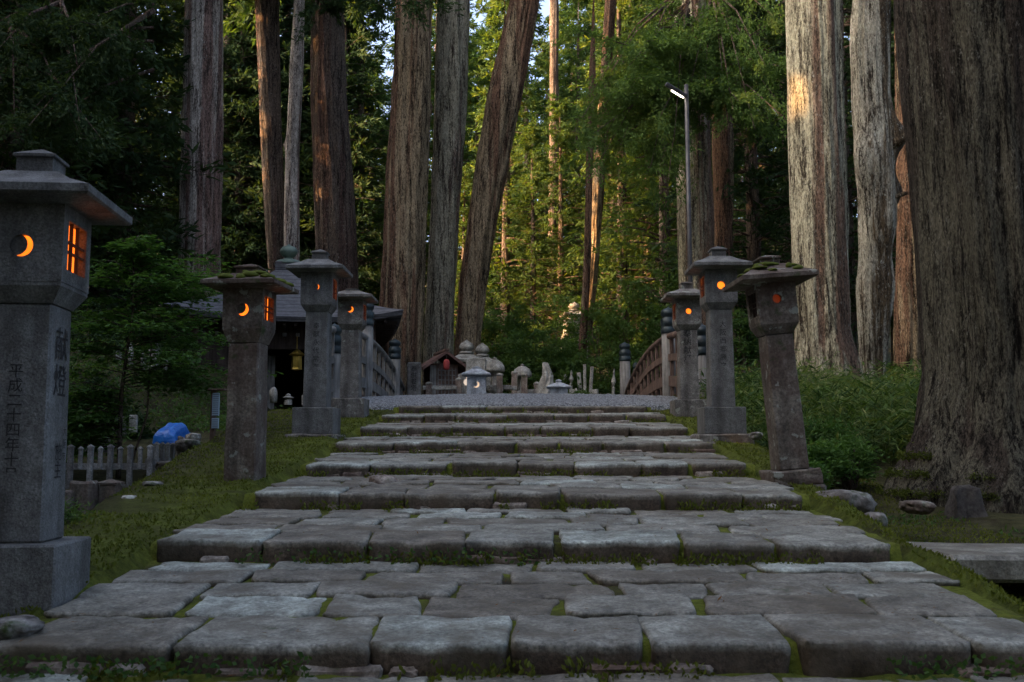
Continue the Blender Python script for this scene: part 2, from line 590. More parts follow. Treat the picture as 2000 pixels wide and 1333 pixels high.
def ground_h(x, y):
    x, y = np.asarray(x, float), np.asarray(y, float)
    xe = -2.5 - np.clip(y - 5, -4, 8) * 0.12
    xr = 1.95 + np.clip(y - 5.5, 0, 8) * 0.08
    kl = sm(0.0, 0.45, xe - x)
    kr = sm(0.0, 0.42, x - xr)
    s = s_line(y)
    h = s * (1 - kl) * (1 - kr) + left_line(y) * kl + right_line(y) * kr
    h = h + 1.28 * sm(-5.2, -7.0, x) * sm(11.5, 16.5, y) * sm(60, 18, y)
    h = h + sm(-8, -30, x) * 4.0 + sm(8, 40, x) * 4.0
    st = (np.abs(x - 0.02) < 1.9) & (y < 14.3)
    h = h + (fbm(x * 1.3, y * 1.3, 0.3, 5) - 0.5) * np.where(np.abs(x) < 1.95, 0.0, 0.14)
    h = h + (fbm(x * 0.25, y * 0.25, 7.3, 9) - 0.5) * np.where((np.abs(x) < 8) & (y < 24), 0.0, 0.9)
    return np.where(st, h - 0.10, h)


def gz(x, y):
    return float(ground_h(x, y))


def axis(parts):
    out = []
    for a, b, st in parts:
        out.extend(list(np.arange(a, b, st)))
    out.append(parts[-1][1])
    return np.array(out)


xs = axis([(-90, -30, 4), (-30, -10, 1.0), (-10, -5, 0.3), (-5, 5, 0.1), (5, 10, 0.3), (10, 30, 1.0), (30, 90, 4)])
ys = axis([(-40, -4, 3), (-4, 1, 0.4), (1, 15, 0.1), (15, 30, 0.4), (30, 120, 2.5)])
X, Y = np.meshgrid(xs, ys)
Z = ground_h(X, Y)
nx, ny = len(xs), len(ys)
V = np.stack([X, Y, Z], -1).reshape(-1, 3)
idx = np.arange(nx * ny).reshape(ny, nx)
Fq = np.stack([idx[:-1, :-1], idx[:-1, 1:], idx[1:, 1:], idx[1:, :-1]], -1).reshape(-1, 4)
me = bpy.data.meshes.new("ground")
me.from_pydata(V.tolist(), [], Fq.tolist())
me.materials.append(M_ground)
a = me.attributes.new("moss", 'FLOAT', 'POINT')
mossy = sm(2.0, 3.2, 5.2 - np.abs(X)) * sm(16, 12, Y)
mossy = np.maximum(mossy * np.where(X < -2.6 - np.clip(Y - 5, -4, 8) * 0.12, 0.4, 1.0), 0.25)
a.data.foreach_set("value", mossy.reshape(-1).astype(np.float32))
me.polygons.foreach_set("use_smooth", np.ones(len(me.polygons), dtype=bool))
tag(link("ground", me), kind="structure")

# ------------------------------------------------------------------ stone stairs
NOSE = [(1.90, -0.835), (3.45, -0.648), (5.0, -0.450), (6.5, -0.275), (8.05, -0.103), (9.6, 0.075), (11.15, 0.257), (12.75, 0.452), (14.2, 0.625)]


def stone(mb, x0, x1, y0, y1, z0, z1, thick, tint, seed, nose=False):
    """One dressed slab: worn top, rounded shoulders, slightly crooked outline. z0 at y0, z1 at y1."""
    L, Dp = x1 - x0, y1 - y0
    nu, nv = max(8, int(L / 0.026)), max(6, int(Dp / 0.028))
    e = 0.013
    us = np.unique(np.concatenate([[-1, -1 + e * 0.5 / L * 2, -1 + e / L * 2, 1 - e / L * 2, 1 - e * 0.5 / L * 2, 1], np.linspace(-0.85, 0.85, nu)]))
    vs = np.unique(np.concatenate([[-1, -1 + e * 0.5 / Dp * 2, -1 + e / Dp * 2, 1 - e / Dp * 2, 1 - e * 0.5 / Dp * 2, 1], np.linspace(-0.8, 0.8, nv)]))
    U, W = np.meshgrid(us, vs)
    r = random.Random(seed)
    sk = [r.uniform(-0.014, 0.014) for _ in range(4)]
    if r.random() < 0.12:
        sk[0] = r.uniform(-0.05, 0.05)
    xx = (x0 + x1) / 2 + U * L / 2 + sk[0] * W + (sk[1] * W * U)
    yy = (y0 + y1) / 2 + W * Dp / 2 + sk[2] * 0.4 * U
    # rounded corners in plan
    cr = 0.012 + 0.035 * r.random()
    dx, dy = np.maximum(np.abs(U) * L / 2 - (L / 2 - cr), 0), np.maximum(np.abs(W) * Dp / 2 - (Dp / 2 - cr), 0)
    d = np.hypot(dx, dy)
    kq = np.where(d > cr, cr / np.maximum(d, 1e-6), 1)
    xx = xx - np.sign(U) * dx * (1 - kq)
    yy = yy - np.sign(W) * dy * (1 - kq)
    edge = np.minimum((1 - np.abs(U)) * L / 2, (1 - np.abs(W)) * Dp / 2)
    wob = (fbm(xx * 5, yy * 5, seed * 1.7, 21) - 0.5)
    near_edge = sm(0.10, 0.0, edge)
    xx = xx + wob * 0.032 * near_edge
    yy = yy + (fbm(xx * 6, yy * 5, seed * 2.3, 22) - 0.5) * 0.030 * near_edge
    zz = z0 + (z1 - z0) * (W + 1) / 2 + r.uniform(-0.009, 0.009) + sk[3] * 0.25 * U
    zz = zz + (fbm(xx * 7, yy * 7, seed, 23) - 0.5) * 0.015 - 0.011 * (1 - np.clip(edge / e, 0, 1)) ** 2 - 0.05 * np.clip(fbm(xx * 13, yy * 13, seed * 0.7, 25, 2) - 0.60, 0, 0.3) * sm(0.07, 0.0, edge) - 0.02 * np.clip(fbm(xx * 30, yy * 30, seed, 26, 2) - 0.62, 0, 0.3)
    n0, m0 = len(us), len(vs)
    Vt = np.stack([xx, yy, zz], -1)
    ix = np.arange(n0 * m0).reshape(m0, n0)
    faces = np.stack([ix[:-1, :-1], ix[:-1, 1:], ix[1:, 1:], ix[1:, :-1]], -1).reshape(-1, 4).tolist()
    loop = list(ix[0, :]) + list(ix[1:, -1]) + list(ix[-1, -2::-1]) + list(ix[-2:0:-1, 0])
    P = Vt.reshape(-1, 3)
    rows = [loop]
    allv = [P]
    cnt = len(P)
    cen = np.array([(x0 + x1) / 2, (y0 + y1) / 2])
    for q in (0.2, 0.6, 1.0):
        b = P[loop].copy()
        nn = (fbm(b[:, 0] * 7, b[:, 1] * 7 + q * 3, q * 5.0 + seed, 24) - 0.5)
        dirv = b[:, :2] - cen
        dirv /= np.maximum(np.linalg.norm(dirv, axis=1, keepdims=True), 1e-6)
        b[:, :2] += dirv * (nn * 0.03 - 0.008 * q)[:, None]
        b[:, 2] -= thick * q
        allv.append(b)
        rows.append(list(range(cnt, cnt + len(b))))
        cnt += len(b)
    for a_, b_ in zip(rows[:-1], rows[1:]):
        m = len(a_)
        for i in range(m):
            j = (i + 1) % m
            faces.append((a_[j], a_[i], b_[i], b_[j]))
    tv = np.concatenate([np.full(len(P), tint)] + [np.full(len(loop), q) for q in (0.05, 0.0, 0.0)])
    mb.add(np.concatenate(allv), faces, tv)


stairs = bpy.data.objects.new("stone_stairs", None)
COL.objects.link(stairs)
tag(stairs, kind="structure")
SEED = 100
for si, (y0, zn) in enumerate(NOSE):
    y1, zn1 = (NOSE[si + 1] if si + 1 < len(NOSE) else (14.75, 0.70))
    riser = 0.10
    zb = zn1 - riser if si + 1 < len(NOSE) else 0.66
    mb, bed, rub = MB(), MB(), MB()
    cx = 0.03 + 0.02 * math.sin(si * 2.1)
    hw = 1.81 + 0.03 * math.sin(si * 1.3)
    if si == 0:
        hw = 2.05
    rows = [0.0, 0.29, 0.50, 0.69, 0.86, 1.0] if si < len(NOSE) - 1 else [0.0, 1.0]
    rr = random.Random(50 + si)
    for ri in range(len(rows) - 1):
        f0, f1 = rows[ri] + (rr.uniform(-0.015, 0.015) if ri else 0), rows[ri + 1] + rr.uniform(-0.01, 0.01)
        ya, yb = y0 + (y1 - y0) * f0, y0 + (y1 - y0) * f1
        za, zz1 = zn + (zb - zn) * f0, zn + (zb - zn) * f1
        x = cx - hw - rr.uniform(0, 0.10) * (ri > 0)
        xend = cx + hw + rr.uniform(-0.05, 0.12) * (ri > 0)
        while x < xend - 0.05:
            wd = rr.uniform(0.36, 0.72) if ri else rr.uniform(0.40, 0.66)
            if xend - (x + wd) < 0.3:
                wd = xend - x
            SEED += 1
            t_ = rr.random()
            t_ = 0.90 + 0.10 * rr.random() if t_ > 0.88 else 0.20 + 0.58 * t_
            gap = 0.004 if ri == 0 else rr.choice((0.005, 0.008, 0.014))
            nz = rr.uniform(-0.025, 0.02) if ri == 0 else 0
            stone(mb, x + gap, x + wd - gap - (rr.uniform(0, 0.008) if rr.random() < 0.75 else rr.uniform(0.01, 0.04)) * (1 if ri else 0.5), ya + 0.008 + nz, yb - 0.012, za, zz1, 0.115 if ri == 0 else 0.06, t_, SEED, ri == 0)
            x += wd
    # small flat stones packed under the nosing
    if si > 0:
        x = cx - hw + 0.1
        while x < cx + hw - 0.2:
            wd = rr.uniform(0.08, 0.34)
            if rr.random() < 0.55:
                hh = rr.uniform(0.025, 0.055)
                rub.box((x + wd / 2, y0 + 0.035 + rr.uniform(-0.012, 0.02), zn - 0.112 + hh * 0.2), (wd * 0.9, 0.09, hh + 0.02), 0.012, cuts=1, rough=0.03, seed=SEED + int(x * 50), tint=rr.random())
            x += wd
    st = mb.build("step", M_step, stairs, True)
    # bed of moss and soil that fills the joints
    gx, gy = np.linspace(cx - hw - 0.06, cx + hw + 0.06, 90), np.linspace(y0 + 0.05, y1 + 0.10, 34)
    GX, GY = np.meshgrid(gx, gy)
    GZ = zn + (zb - zn) * (GY - y0) / (y1 - y0) - 0.020 + (fbm(GX * 9, GY * 9, si, 31) - 0.5) * 0.024
    GZ = GZ + 0.028 * sm(y1 - 0.13, y1 + 0.02, GY) * (fbm(GX * 3, GY * 2, si + 4.5, 33))
    GY[0, :] = y0 + 0.045
    GZ[0, :] -= 0.12
    gi = np.arange(90 * 34).reshape(34, 90)
    bed.add(np.stack([GX, GY, GZ], -1).reshape(-1, 3), np.stack([gi[:-1, :-1], gi[:-1, 1:], gi[1:, 1:], gi[1:, :-1]], -1).reshape(-1, 4).tolist())
    bed.build("moss_bed", M_joint, st, True)
    if rub.v:
        rub.build("packing_stone", M_rub, st)

# ------------------------------------------------------------------ gravel path over the bridge


def deck_z(y):
    return 1.0 - 0.0195 * (y - 18.5) ** 2


ga, gb = np.linspace(-2.75, 2.55, 260), np.concatenate([np.linspace(14.40, 19, 180), np.linspace(19.1, 24.5, 40)])
GA, GB = np.meshgrid(ga, gb)
GZ = deck_z(GB) + (fbm(GA * 6, GB * 6, 2.2, 41) - 0.5) * 0.03 + (vnoise(GA * 28, GB * 22, 2.2, 42) - 0.5) * 0.035 - 0.05 * (GA / 2.6) ** 2
GZ[0, :] -= 0.12
GZ[1, :] -= 0.02
gi = np.arange(260 * 220).reshape(220, 260)
mb = MB().add(np.stack([GA, GB, GZ], -1).reshape(-1, 3), np.stack([gi[:-1, :-1], gi[:-1, 1:], gi[1:, 1:], gi[1:, :-1]], -1).reshape(-1, 4).tolist())
tag(mb.build("gravel_path", M_gravel, None, True), kind="structure")


# ------------------------------------------------------------------ stone lanterns
def ray_rect(a, hx, hz):
    c, s = math.cos(a), math.sin(a)
    t = min(hx / abs(c) if abs(c) > 1e-9 else 1e9, hz / abs(s) if abs(s) > 1e-9 else 1e9)
    return (t * c, t * s)


def plate_with_hole(mb, hx, hz, off, hole, depth, M):
    """A wall plate 2hx by 2hz whose hole (circle radius or (a, b) rectangle) sits at off; M maps (x, z, depth inward)."""
    ox, oz = off
    if np.ndim(hole):
        angs = sorted({math.atan2(sz * hole[1], sx * hole[0]) for sx in (1, -1) for sz in (1, -1)} | {math.atan2(sz * hz - oz, sx * hx - ox) for sx in (1, -1) for sz in (1, -1)})
        hp = [ray_rect(a, *hole) for a in angs]
    else:
        angs = sorted({-math.pi + 2 * math.pi * (i + 0.5) / 36 for i in range(36)} | {math.atan2(sz * hz - oz, sx * hx - ox) for sx in (1, -1) for sz in (1, -1)})
        hp = [(hole * math.cos(a), hole * math.sin(a)) for a in angs]
    op = []
    for a in angs:
        c, s = math.cos(a), math.sin(a)
        ts = []
        if abs(c) > 1e-9:
            ts.append(((hx if c > 0 else -hx) - ox) / c)
        if abs(s) > 1e-9:
            ts.append(((hz if s > 0 else -hz) - oz) / s)
        t = min(t for t in ts if t > 0)
        op.append((ox + t * c, oz + t * s))
    n = len(angs)
    vs = [M(p[0], p[1], 0) for p in op] + [M(p[0] + ox, p[1] + oz, 0) for p in hp] + [M(p[0] + ox, p[1] + oz, depth) for p in hp]
    fs = []
    for i in range(n):
        j = (i + 1) % n
        fs.append((i, j, n + j, n + i))
        fs.append((n + i, n + j, 2 * n + j, 2 * n + i))
    mb.add(vs, fs)


def disc(mb, c, r, M, depth, n=36):
    mb.add([M(c[0] + r * math.cos(2 * math.pi * i / n), c[1] + r * math.sin(2 * math.pi * i / n), depth) for i in range(n)], [tuple(range(n))])


STD = dict(foot=0.0, foot_w=0.56, base_h=0.28, base_w=0.43, post_h=0.985, w0=0.255, w1=0.235, corb=0.085, box_w=0.335, box_h=0.33, roof_w=0.61, eave=0.032, rise=0.10,
           top_w=0.22, neck_w=0.150, neck_h=0.08, cap=0.045, hole=0.042, hole_z=0.16)


def stone_lantern(label, loc, mat, moon, side, rz=0.0, tilt=0.0, glow=None, win_glow=True, moss=0, rough=0.0, group="lantern posts along the stairs", name="stone_lantern", cat="stone lantern", **kw):
    d = dict(STD)
    d.update(kw)
    glow = glow or M_glow
    t = thing(name, label, cat, loc, rz, group, rot=(rad(0.0), tilt, rz))
    cu = 3 if rough else 0
    if d["foot"]:
        MB().box((0, 0, -d["foot"] / 2 + 0.001), (d["foot_w"], d["foot_w"], d["foot"]), 0.015, cuts=3, rough=0.03, seed=int(loc[1] * 10)).build("footing_slab", M_rock, t)
    z = 0.0
    if d["base_h"]:
        MB().box((0, 0, d["base_h"] / 2), (d["base_w"], d["base_w"], d["base_h"]), 0.008, cuts=cu, rough=rough, seed=3).build("plinth", mat, t)
        z = d["base_h"]
    k1 = d["w1"] / d["w0"]
    MB().box((0, 0, z + d["post_h"] / 2), (d["w0"], d["w0"], d["post_h"]), 0.009, (k1, k1), cuts=cu, rough=rough, seed=5).build("post", mat, t)
    zp = z
    z += d["post_h"]
    bw = d["box_w"] / 2
    MB().lathe([(d["w1"] / 2 + 0.004, z), (bw - 0.003, z + d["corb"] * 0.8), (bw - 0.003, z + d["corb"])], sq=True).build("bracket", mat, t)
    z += d["corb"]
    # fire box: four wall plates, a round hole in front and a window towards the path
    hb, th = d["box_h"] / 2, 0.04
    zc = z + hb
    fm = lambda x, zz, dep: (x, -bw + dep, zc + zz)
    bm_ = lambda x, zz, dep: (-x, bw - dep, zc + zz)
    rm = lambda x, zz, dep: (bw - dep, x, zc + zz)
    lm = lambda x, zz, dep: (-bw + dep, -x, zc + zz)
    box = MB()
    hz = z + d["hole_z"] - zc
    plate_with_hole(box, bw, hb, (0, hz), d["hole"], th, fm)
    wm, om = (rm, lm) if side > 0 else (lm, rm)
    win = (bw * 0.66, hb * 0.64)
    plate_with_hole(box, bw, hb, (0, 0.0), win, th, wm)
    for mm in (om, bm_):
        box.add([mm(-bw, -hb, 0), mm(bw, -hb, 0), mm(bw, hb, 0), mm(-bw, hb, 0)], [(0, 1, 2, 3)])
    box.add([(x, y, zc - hb + 0.002) for x, y in ((-bw, -bw), (bw, -bw), (bw, bw), (-bw, bw))], [(0, 1, 2, 3)])
    fb = box.build("fire_box", mat, t)
    g = MB()
    disc(g, (0, hz), d["hole"] * 1.5, fm, th - 0.004)
    g.build("moon_light", glow, fb)
    if moon:
        g = MB()
        disc(g, (moon[0] * d["hole"], hz + moon[1] * d["hole"]), d["hole"] * moon[2], fm, 0.014)
        g.build("moon_shutter", mat, fb)
    g = MB()
    q = [(-1, -1), (1, -1), (1, 1), (-1, 1)]
    g.add([wm(a_ * win[0] * 1.1, b_ * win[1] * 1.1, th - 0.004) for a_, b_ in q], [(0, 1, 2, 3)])
    g.build("window_light", glow if win_glow else M_wood_dark, fb)
    la = MB()

    def bar(x0, x1, z0, z1):
        pts = [wm(xx, zz, dd) for dd in (0.008, 0.022) for xx, zz in ((x0, z0), (x1, z0), (x1, z1), (x0, z1))]
        la.add(pts, [(0, 1, 2, 3), (7, 6, 5, 4), (0, 4, 5, 1), (1, 5, 6, 2), (2, 6, 7, 3), (3, 7, 4, 0)])
    wx, wz = win
    for xx in (-wx * 0.33, wx * 0.33):
        bar(xx - 0.004, xx + 0.004, -wz, wz)
    for zz in (-wz * 0.22, wz * 0.18):
        bar(-wx, wx, zz - 0.004, zz + 0.004)
    la.build("window_lattice", M_wood_dark, fb)
    z += d["box_h"]
    # roof, thin eaves and a hipped slope, then a small capped block
    rw, tw = d["roof_w"] / 2, d["top_w"] / 2
    rf = MB()
    prof = [(bw * 0.6, z - 0.002), (bw + 0.02, z - 0.002), (rw - 0.012, z + 0.012), (rw, z + 0.02), (rw, z + 0.02 + d["eave"]), (rw * 0.62, z + 0.02 + d["eave"] + d["rise"] * 0.5), (tw, z + 0.02 + d["eave"] + d["rise"])]
    rf.lathe(prof, sq=True)
    if rough:
        P = np.array(rf.v)
        for ax in range(3):
            P[:, ax] += (fbm(P[:, 0] * 9, P[:, 1] * 9, P[:, 2] * 9 + ax * 7, 77) - 0.5) * rough * 0.8
        rf.v = [tuple(p) for p in P]
    ro = rf.build("roof", mat, t)
    zt = z + 0.02 + d["eave"] + d["rise"]
    nw = d["neck_w"] / 2
    MB().lathe([(nw, zt - 0.02), (nw, zt + d["neck_h"] - 0.012), (nw + 0.012, zt + d["neck_h"] - 0.008), (nw + 0.012, zt + d["neck_h"] + 0.004), (0.004, zt + d["neck_h"] + d["cap"])], sq=True).build("finial", mat, ro)
    if moss:
        mm = MB()
        r2 = random.Random(int(loc[1] * 31))
        for _ in range(moss):
            a_, b_ = r2.uniform(-0.85, 0.85), r2.uniform(-0.85, 0.6)
            e_ = max(abs(a_), abs(b_))
            hh = z + 0.02 + d["eave"] + d["rise"] * (1 - e_) / (1 - tw / rw) if e_ > tw / rw else zt
            rr_ = r2.uniform(0.025, 0.07)
            ang = r2.uniform(0, 3)
            Mx = Matrix.Translation((a_ * rw, b_ * rw, min(hh, zt) - 0.004)) @ Matrix.Rotation(ang, 4, 'Z') @ Matrix.Diagonal((rr_, rr_ * 0.75, r2.uniform(0.012, 0.028), 1))
            mm.lathe([(1.0, -0.4), (0.95, 0.2), (0.7, 0.75), (0.35, 0.97), (0.02, 1.0)], 9, M=Mx)
        P = np.array(mm.v)
        for ax in range(3):
            P[:, ax] += (fbm(P[:, 0] * 30, P[:, 1] * 30, P[:, 2] * 30 + ax * 7, 78) - 0.5) * 0.02
        mm.v = [tuple(p) for p in P]
        mm.build("moss_patch", M_moss_leaf, ro, True)
    return t, zp, d


def post_text(t, zp, d, s, size, face, ztop, xoff=0.0, spacing=1.0, name="lettering"):
    h = d["w0"] / 2 - (d["w0"] - d["w1"]) / 2 * max(0.0, (ztop - zp) / d["post_h"]) + 0.003
    if face == 'front':
        M = face_m((xoff, -h - 0.001, ztop), (1, 0, 0), (0, 0, 1))
    elif face == 'right':
        M = face_m((h + 0.001, xoff, ztop), (0, 1, 0), (0, 0, 1))
    else:
        M = face_m((-h - 0.001, -xoff, ztop), (0, -1, 0), (0, 0, 1))
    text_part(name, s, size, t, M, spacing=spacing)


L0 = stone_lantern("large dark granite lantern at the near end of the stairs, crescent light, lit lattice window", (-2.085, 4.20, -0.655), M_gran, (-0.55, 0.12, 0.98), 1, rz=rad(5.5), hole=0.047, hole_z=0.15)
post_text(*L0, "平成二十四年十月吉日建立", 0.062, 'front', 0.96, -0.01, 0.98)
post_text(*L0, "献燈", 0.15, 'right', 1.05, 0.0, 1.05)
post_text(*L0, "施主", 0.08, 'right', 0.62, 0.01, 0.95)
post_text(*L0, "大阪市", 0.045, 'right', 0.72, 0.075, 1.2)
L1 = stone_lantern("squat stained old lantern with a mossy roof and crescent light, standing in the moss", (-2.055, 7.45, -0.25), M_old, (-0.55, 0.35, 1.0), 1, rz=rad(-5), moss=34, rough=0.03,
                   base_h=0.0, post_h=1.05, w0=0.245, w1=0.225, corb=0.12, box_w=0.305, box_h=0.28, hole_z=0.12, rise=0.075, eave=0.03, roof_w=0.565, top_w=0.22, neck_w=0.17, neck_h=0.05, cap=0.035, hole=0.047)
L2 = stone_lantern("tall clean grey granite lantern with a thin half-moon light, in front of the temple hall", (-2.165, 10.55, 0.165), M_gran, (-0.62, 0.05, 1.25), 1, post_h=1.02, hole=0.03, hole_z=0.17, foot=0.11)
post_text(*L2, "奉献永代常夜燈", 0.07, 'front', 1.12, 0.0, 1.25)
post_text(*L2, "昭和五十八年三月吉日", 0.06, 'right', 1.16, 0.0, 1.15)
L3 = stone_lantern("weathered lantern with a crescent light, next to the bridge end on the hall side", (-2.27, 13.25, 0.40), M_mid, (-0.5, 0.3, 0.95), 1, rough=0.018, hole_z=0.18, rise=0.08, neck_h=0.02, cap=0.02, post_h=0.92, box_h=0.31)
post_text(*L3, "先祖代々供養", 0.06, 'right', 1.1, 0.0, 1.2)
R1 = stone_lantern("weathered lantern with a full round light, beside the bridge railing across from the hall", (2.22, 13.25, 0.38), M_mid, None, -1, rough=0.018, rise=0.09, cap=0.03, hole=0.038, post_h=0.93)
post_text(*R1, "奉納献灯", 0.11, 'front', 1.12, -0.02, 1.0)
R2 = stone_lantern("tall clean granite lantern with a round light and carved name below the street lamp", (2.09, 10.45, 0.165), M_gran, (-1.4, 1.2, 0.8), -1, post_h=1.025, hole=0.042, foot=0.13)
post_text(*R2, "大阪西郷勝之", 0.072, 'front', 1.12, 0.015, 1.2)
post_text(*R2, "平成三年五月吉日", 0.06, 'left', 1.1, 0.0, 1.2)
R3 = stone_lantern("leaning old lantern with mossy roof and a dim red round opening, beside the bamboo grass", (2.01, 7.50, -0.26), M_old, None, -1, rz=rad(3), tilt=rad(-4.6), glow=M_glow_dim, win_glow=False, moss=26, rough=0.026,
                   foot=0.14, foot_w=0.40, base_h=0.12, base_w=0.36, post_h=1.01, w0=0.225, w1=0.205, corb=0.09, box_w=0.295, box_h=0.29, hole_z=0.17, rise=0.10, eave=0.03, roof_w=0.575, top_w=0.20, neck_w=0.15, neck_h=0.055, cap=0.03, hole=0.035)

# ------------------------------------------------------------------ arched bridge
bridge = thing("arched_bridge", "old wooden arched bridge with weathered railings and dark bronze post caps", "bridge", (0, 0, 0))
yy_ = np.linspace(14.7, 26.0, 30)
for sx in (-2.95, 2.72):
    mb = MB()
    for a_, b_ in zip(yy_[:-1], yy_[1:]):
        za, zb_ = deck_z(a_) - 0.05, deck_z(b_) - 0.05
        vs = [(sx + q * 0.11, y, zz + dz) for q in (-1, 1) for (y, zz) in ((a_, za), (b_, zb_)) for dz in (-0.32, 0.05)]
        mb.add(vs, [(0, 2, 3, 1), (4, 5, 7, 6), (1, 3, 7, 5), (0, 4, 6, 2)])
    mb.build("side_girder", M_wood_brown, bridge)


def newel(x, y, ztop, r, mat=None, h=2.1):
    p = MB().lathe([(r, ztop - 0.5 - h), (r, ztop - 0.42)], 16, (x, y, 0)).build("newel_post", mat or M_wood_grey, bridge, True)
    c = ztop - 0.46
    pr = [(r * 1.08, 0), (r * 1.12, 0.03), (r * 1.12, 0.10), (r * 0.98, 0.12), (r * 1.1, 0.14), (r * 1.12, 0.24), (r * 0.85, 0.275), (r * 0.8, 0.29), (r * 1.02, 0.32), (r * 1.1, 0.36), (r * 0.95, 0.41), (r * 0.5, 0.44), (r * 0.14, 0.455), (r * 0.05, 0.475)]
    MB().lathe(pr, 20, (x, y, c)).build("post_cap", M_cap, p, True)


XL, XR = -2.85, 2.55
newel(XL, 15.05, 1.92, 0.115)
newel(XL, 18.2, 2.74, 0.125)
newel(XL, 22.3, 2.50, 0.13)
newel(XR, 17.1, 2.46, 0.125)
newel(XR - 0.02, 24.2, 2.62, 0.13)
newel(XR + 0.12, 14.6, 1.85, 0.115)
newel(XR + 0.32, 24.9, 2.2, 0.07)
for X0, ya, yb, dz in ((XL, 14.6, 24.0, 1.06), (XR, 14.6, 24.6, 0.99)):
    yl = np.linspace(ya, yb, 26)
    MB().tube([(X0, y, deck_z(y) + dz - (0.22 if y < 15.5 else 0) * 0) for y in yl], 0.058, 10).build("handrail", M_wood_grey if X0 < 0 else M_wood_brown, bridge, True)
    for off, hh, nm in ((0.62, 0.06, "middle_rail"), (0.22, 0.09, "lower_rail")):
        mb = MB()
        for a_, b_ in zip(yl[:-1], yl[1:]):
            vs = [(X0 + q * 0.035, y, deck_z(y) + off + e_ * hh) for q in (-1, 1) for y in (a_, b_) for e_ in (-1, 1)]
            mb.add(vs, [(0, 2, 3, 1), (4, 5, 7, 6), (1, 3, 7, 5), (0, 4, 6, 2)])
        mb.build(nm, M_wood_grey if X0 < 0 else M_wood_brown, bridge)
    for y in np.arange(ya + 0.35, yb - 0.2, 0.62):
        MB().box((X0, y, deck_z(y) + dz / 2 - 0.05), (0.06, 0.075, dz + 0.05), 0.006).build("baluster", M_wood_grey if X0 < 0 else M_wood_brown, bridge)

# ------------------------------------------------------------------ street lamp
lp = at(1347, 500, 17.0)
lamp = thing("street_lamp", "slim dark street lamp with a lit tube head, in front of the double trunk", "street lamp", (lp.x, 17.0, gz(lp.x, 17.0)))
zt = at(1347, 166, 17.0).z - gz(lp.x, 17.0)
MB().tube([(0, 0, 0), (0, 0, zt * 0.5), (0, 0, zt)], [0.05, 0.04, 0.036], 12).build("pole", M_lamp_metal, lamp, True)
pa, pb = at(1341, 189, 17.0) - lamp.location, at(1301, 165, 16.9) - lamp.location
Mh = face_m(tuple((pa + pb) / 2), (pb - pa), (0, 1, 0.35))
hd = MB().box((0, 0, 0.0), (0.44, 0.13, 0.075), 0.022, seg=2, M=Mh).build("lamp_head", M_lamp_metal, lamp)
n_ = (Mh.to_3x3() @ Vector((0, 0, 1)))
sgn = -1 if n_.z > 0 else 1
MB().box((-0.05, 0.0, sgn * 0.040), (0.25, 0.075, 0.03), 0.012, seg=2, M=Mh).build("lit_tube", M_tube, hd)
MB().tube([(0, 0, zt - 0.20), tuple(pa + Vector((0.01, 0, -0.03)))], 0.018, 8).build("bracket_arm", M_lamp_metal, lamp)

# ------------------------------------------------------------------ temple hall
HC = Vector((-5.75, 24.2, 0.42))
hall = thing("temple_hall", "small dark timber temple hall with a grey shingled pyramid roof and green ball finial", "temple", HC, rad(12))
HZ = -HC.z
eave_z = 2.93 + HZ
apex = 4.42 + HZ
mb = MB()
N = 14
hr = 2.62
for q in range(4):
    Rz = Matrix.Rotation(q * math.pi / 2, 4, 'Z')
    g = []
    for i in range(N + 1):
        f = i / N
        half = hr * (1 - f) + 0.24 * f
        zr = eave_z + (apex - eave_z) * (0.62 * f + 0.38 * f ** 2.2)
        for j in range(13):
            u = -1 + 2 * j / 12
            up = 0.22 * abs(u) ** 3 * (1 - f) ** 2
            g.append(Rz @ Vector((u * half, -half - 0.0, zr + up)))
    fs = []
    for i in range(N):
        for j in range(12):
            a_ = i * 13 + j
            fs.append((a_, a_ + 1, a_ + 14, a_ + 13))
    mb.add(g, fs)
    # underside and eave edge
    g2 = []
    for j in range(13):
        u = -1 + 2 * j / 12
        up = 0.22 * abs(u) ** 3
        g2 += [Rz @ Vector((u * hr, -hr, eave_z + up)), Rz @ Vector((u * (hr - 0.03), -hr + 0.03, eave_z + up - 0.11)), Rz @ Vector((u * 1.9, -1.9, eave_z - 0.02))]
    fs = []
    for j in range(12):
        a_ = j * 3
        fs += [(a_, a_ + 1, a_ + 4, a_ + 3), (a_ + 1, a_ + 2, a_ + 5, a_ + 4)]
    mb.add(g2, fs)
roof = mb.build("roof", M_tiles, hall)
MB().box((0, 0, apex + 0.06), (0.62, 0.62, 0.22), 0.01).build("roof_cap", M_tiles, roof)
MB().lathe([(0.34, 0.15), (0.34, 0.19), (0.28, 0.25), (0.12, 0.30), (0.09, 0.33), (0.17, 0.38), (0.22, 0.46), (0.22, 0.52), (0.16, 0.60), (0.05, 0.64), (0.01, 0.68)], 20, (0, 0, apex - 0.02)).build("finial", M_copper, roof, True)
mb = MB()
for q in range(4):
    Rz = Matrix.Rotation(q * math.pi / 2, 4, 'Z')
    for j in range(19):
        u = -1 + 2 * (j + 0.5) / 19
        mb.box((u * 2.35, -2.2, eave_z - 0.15 + 0.14 * abs(u) ** 3), (0.06, 0.62, 0.07), M=Rz)
mb.build("rafter_tile", M_wood_dark, roof)
for j in range(13):
    u = -1 + 2 * (j + 0.5) / 13
    MB().box((u * 1.9, -2.03, eave_z - 0.34), (0.085, 0.02, 0.085), 0.004).build("beam_end", M_wood_grey, roof)
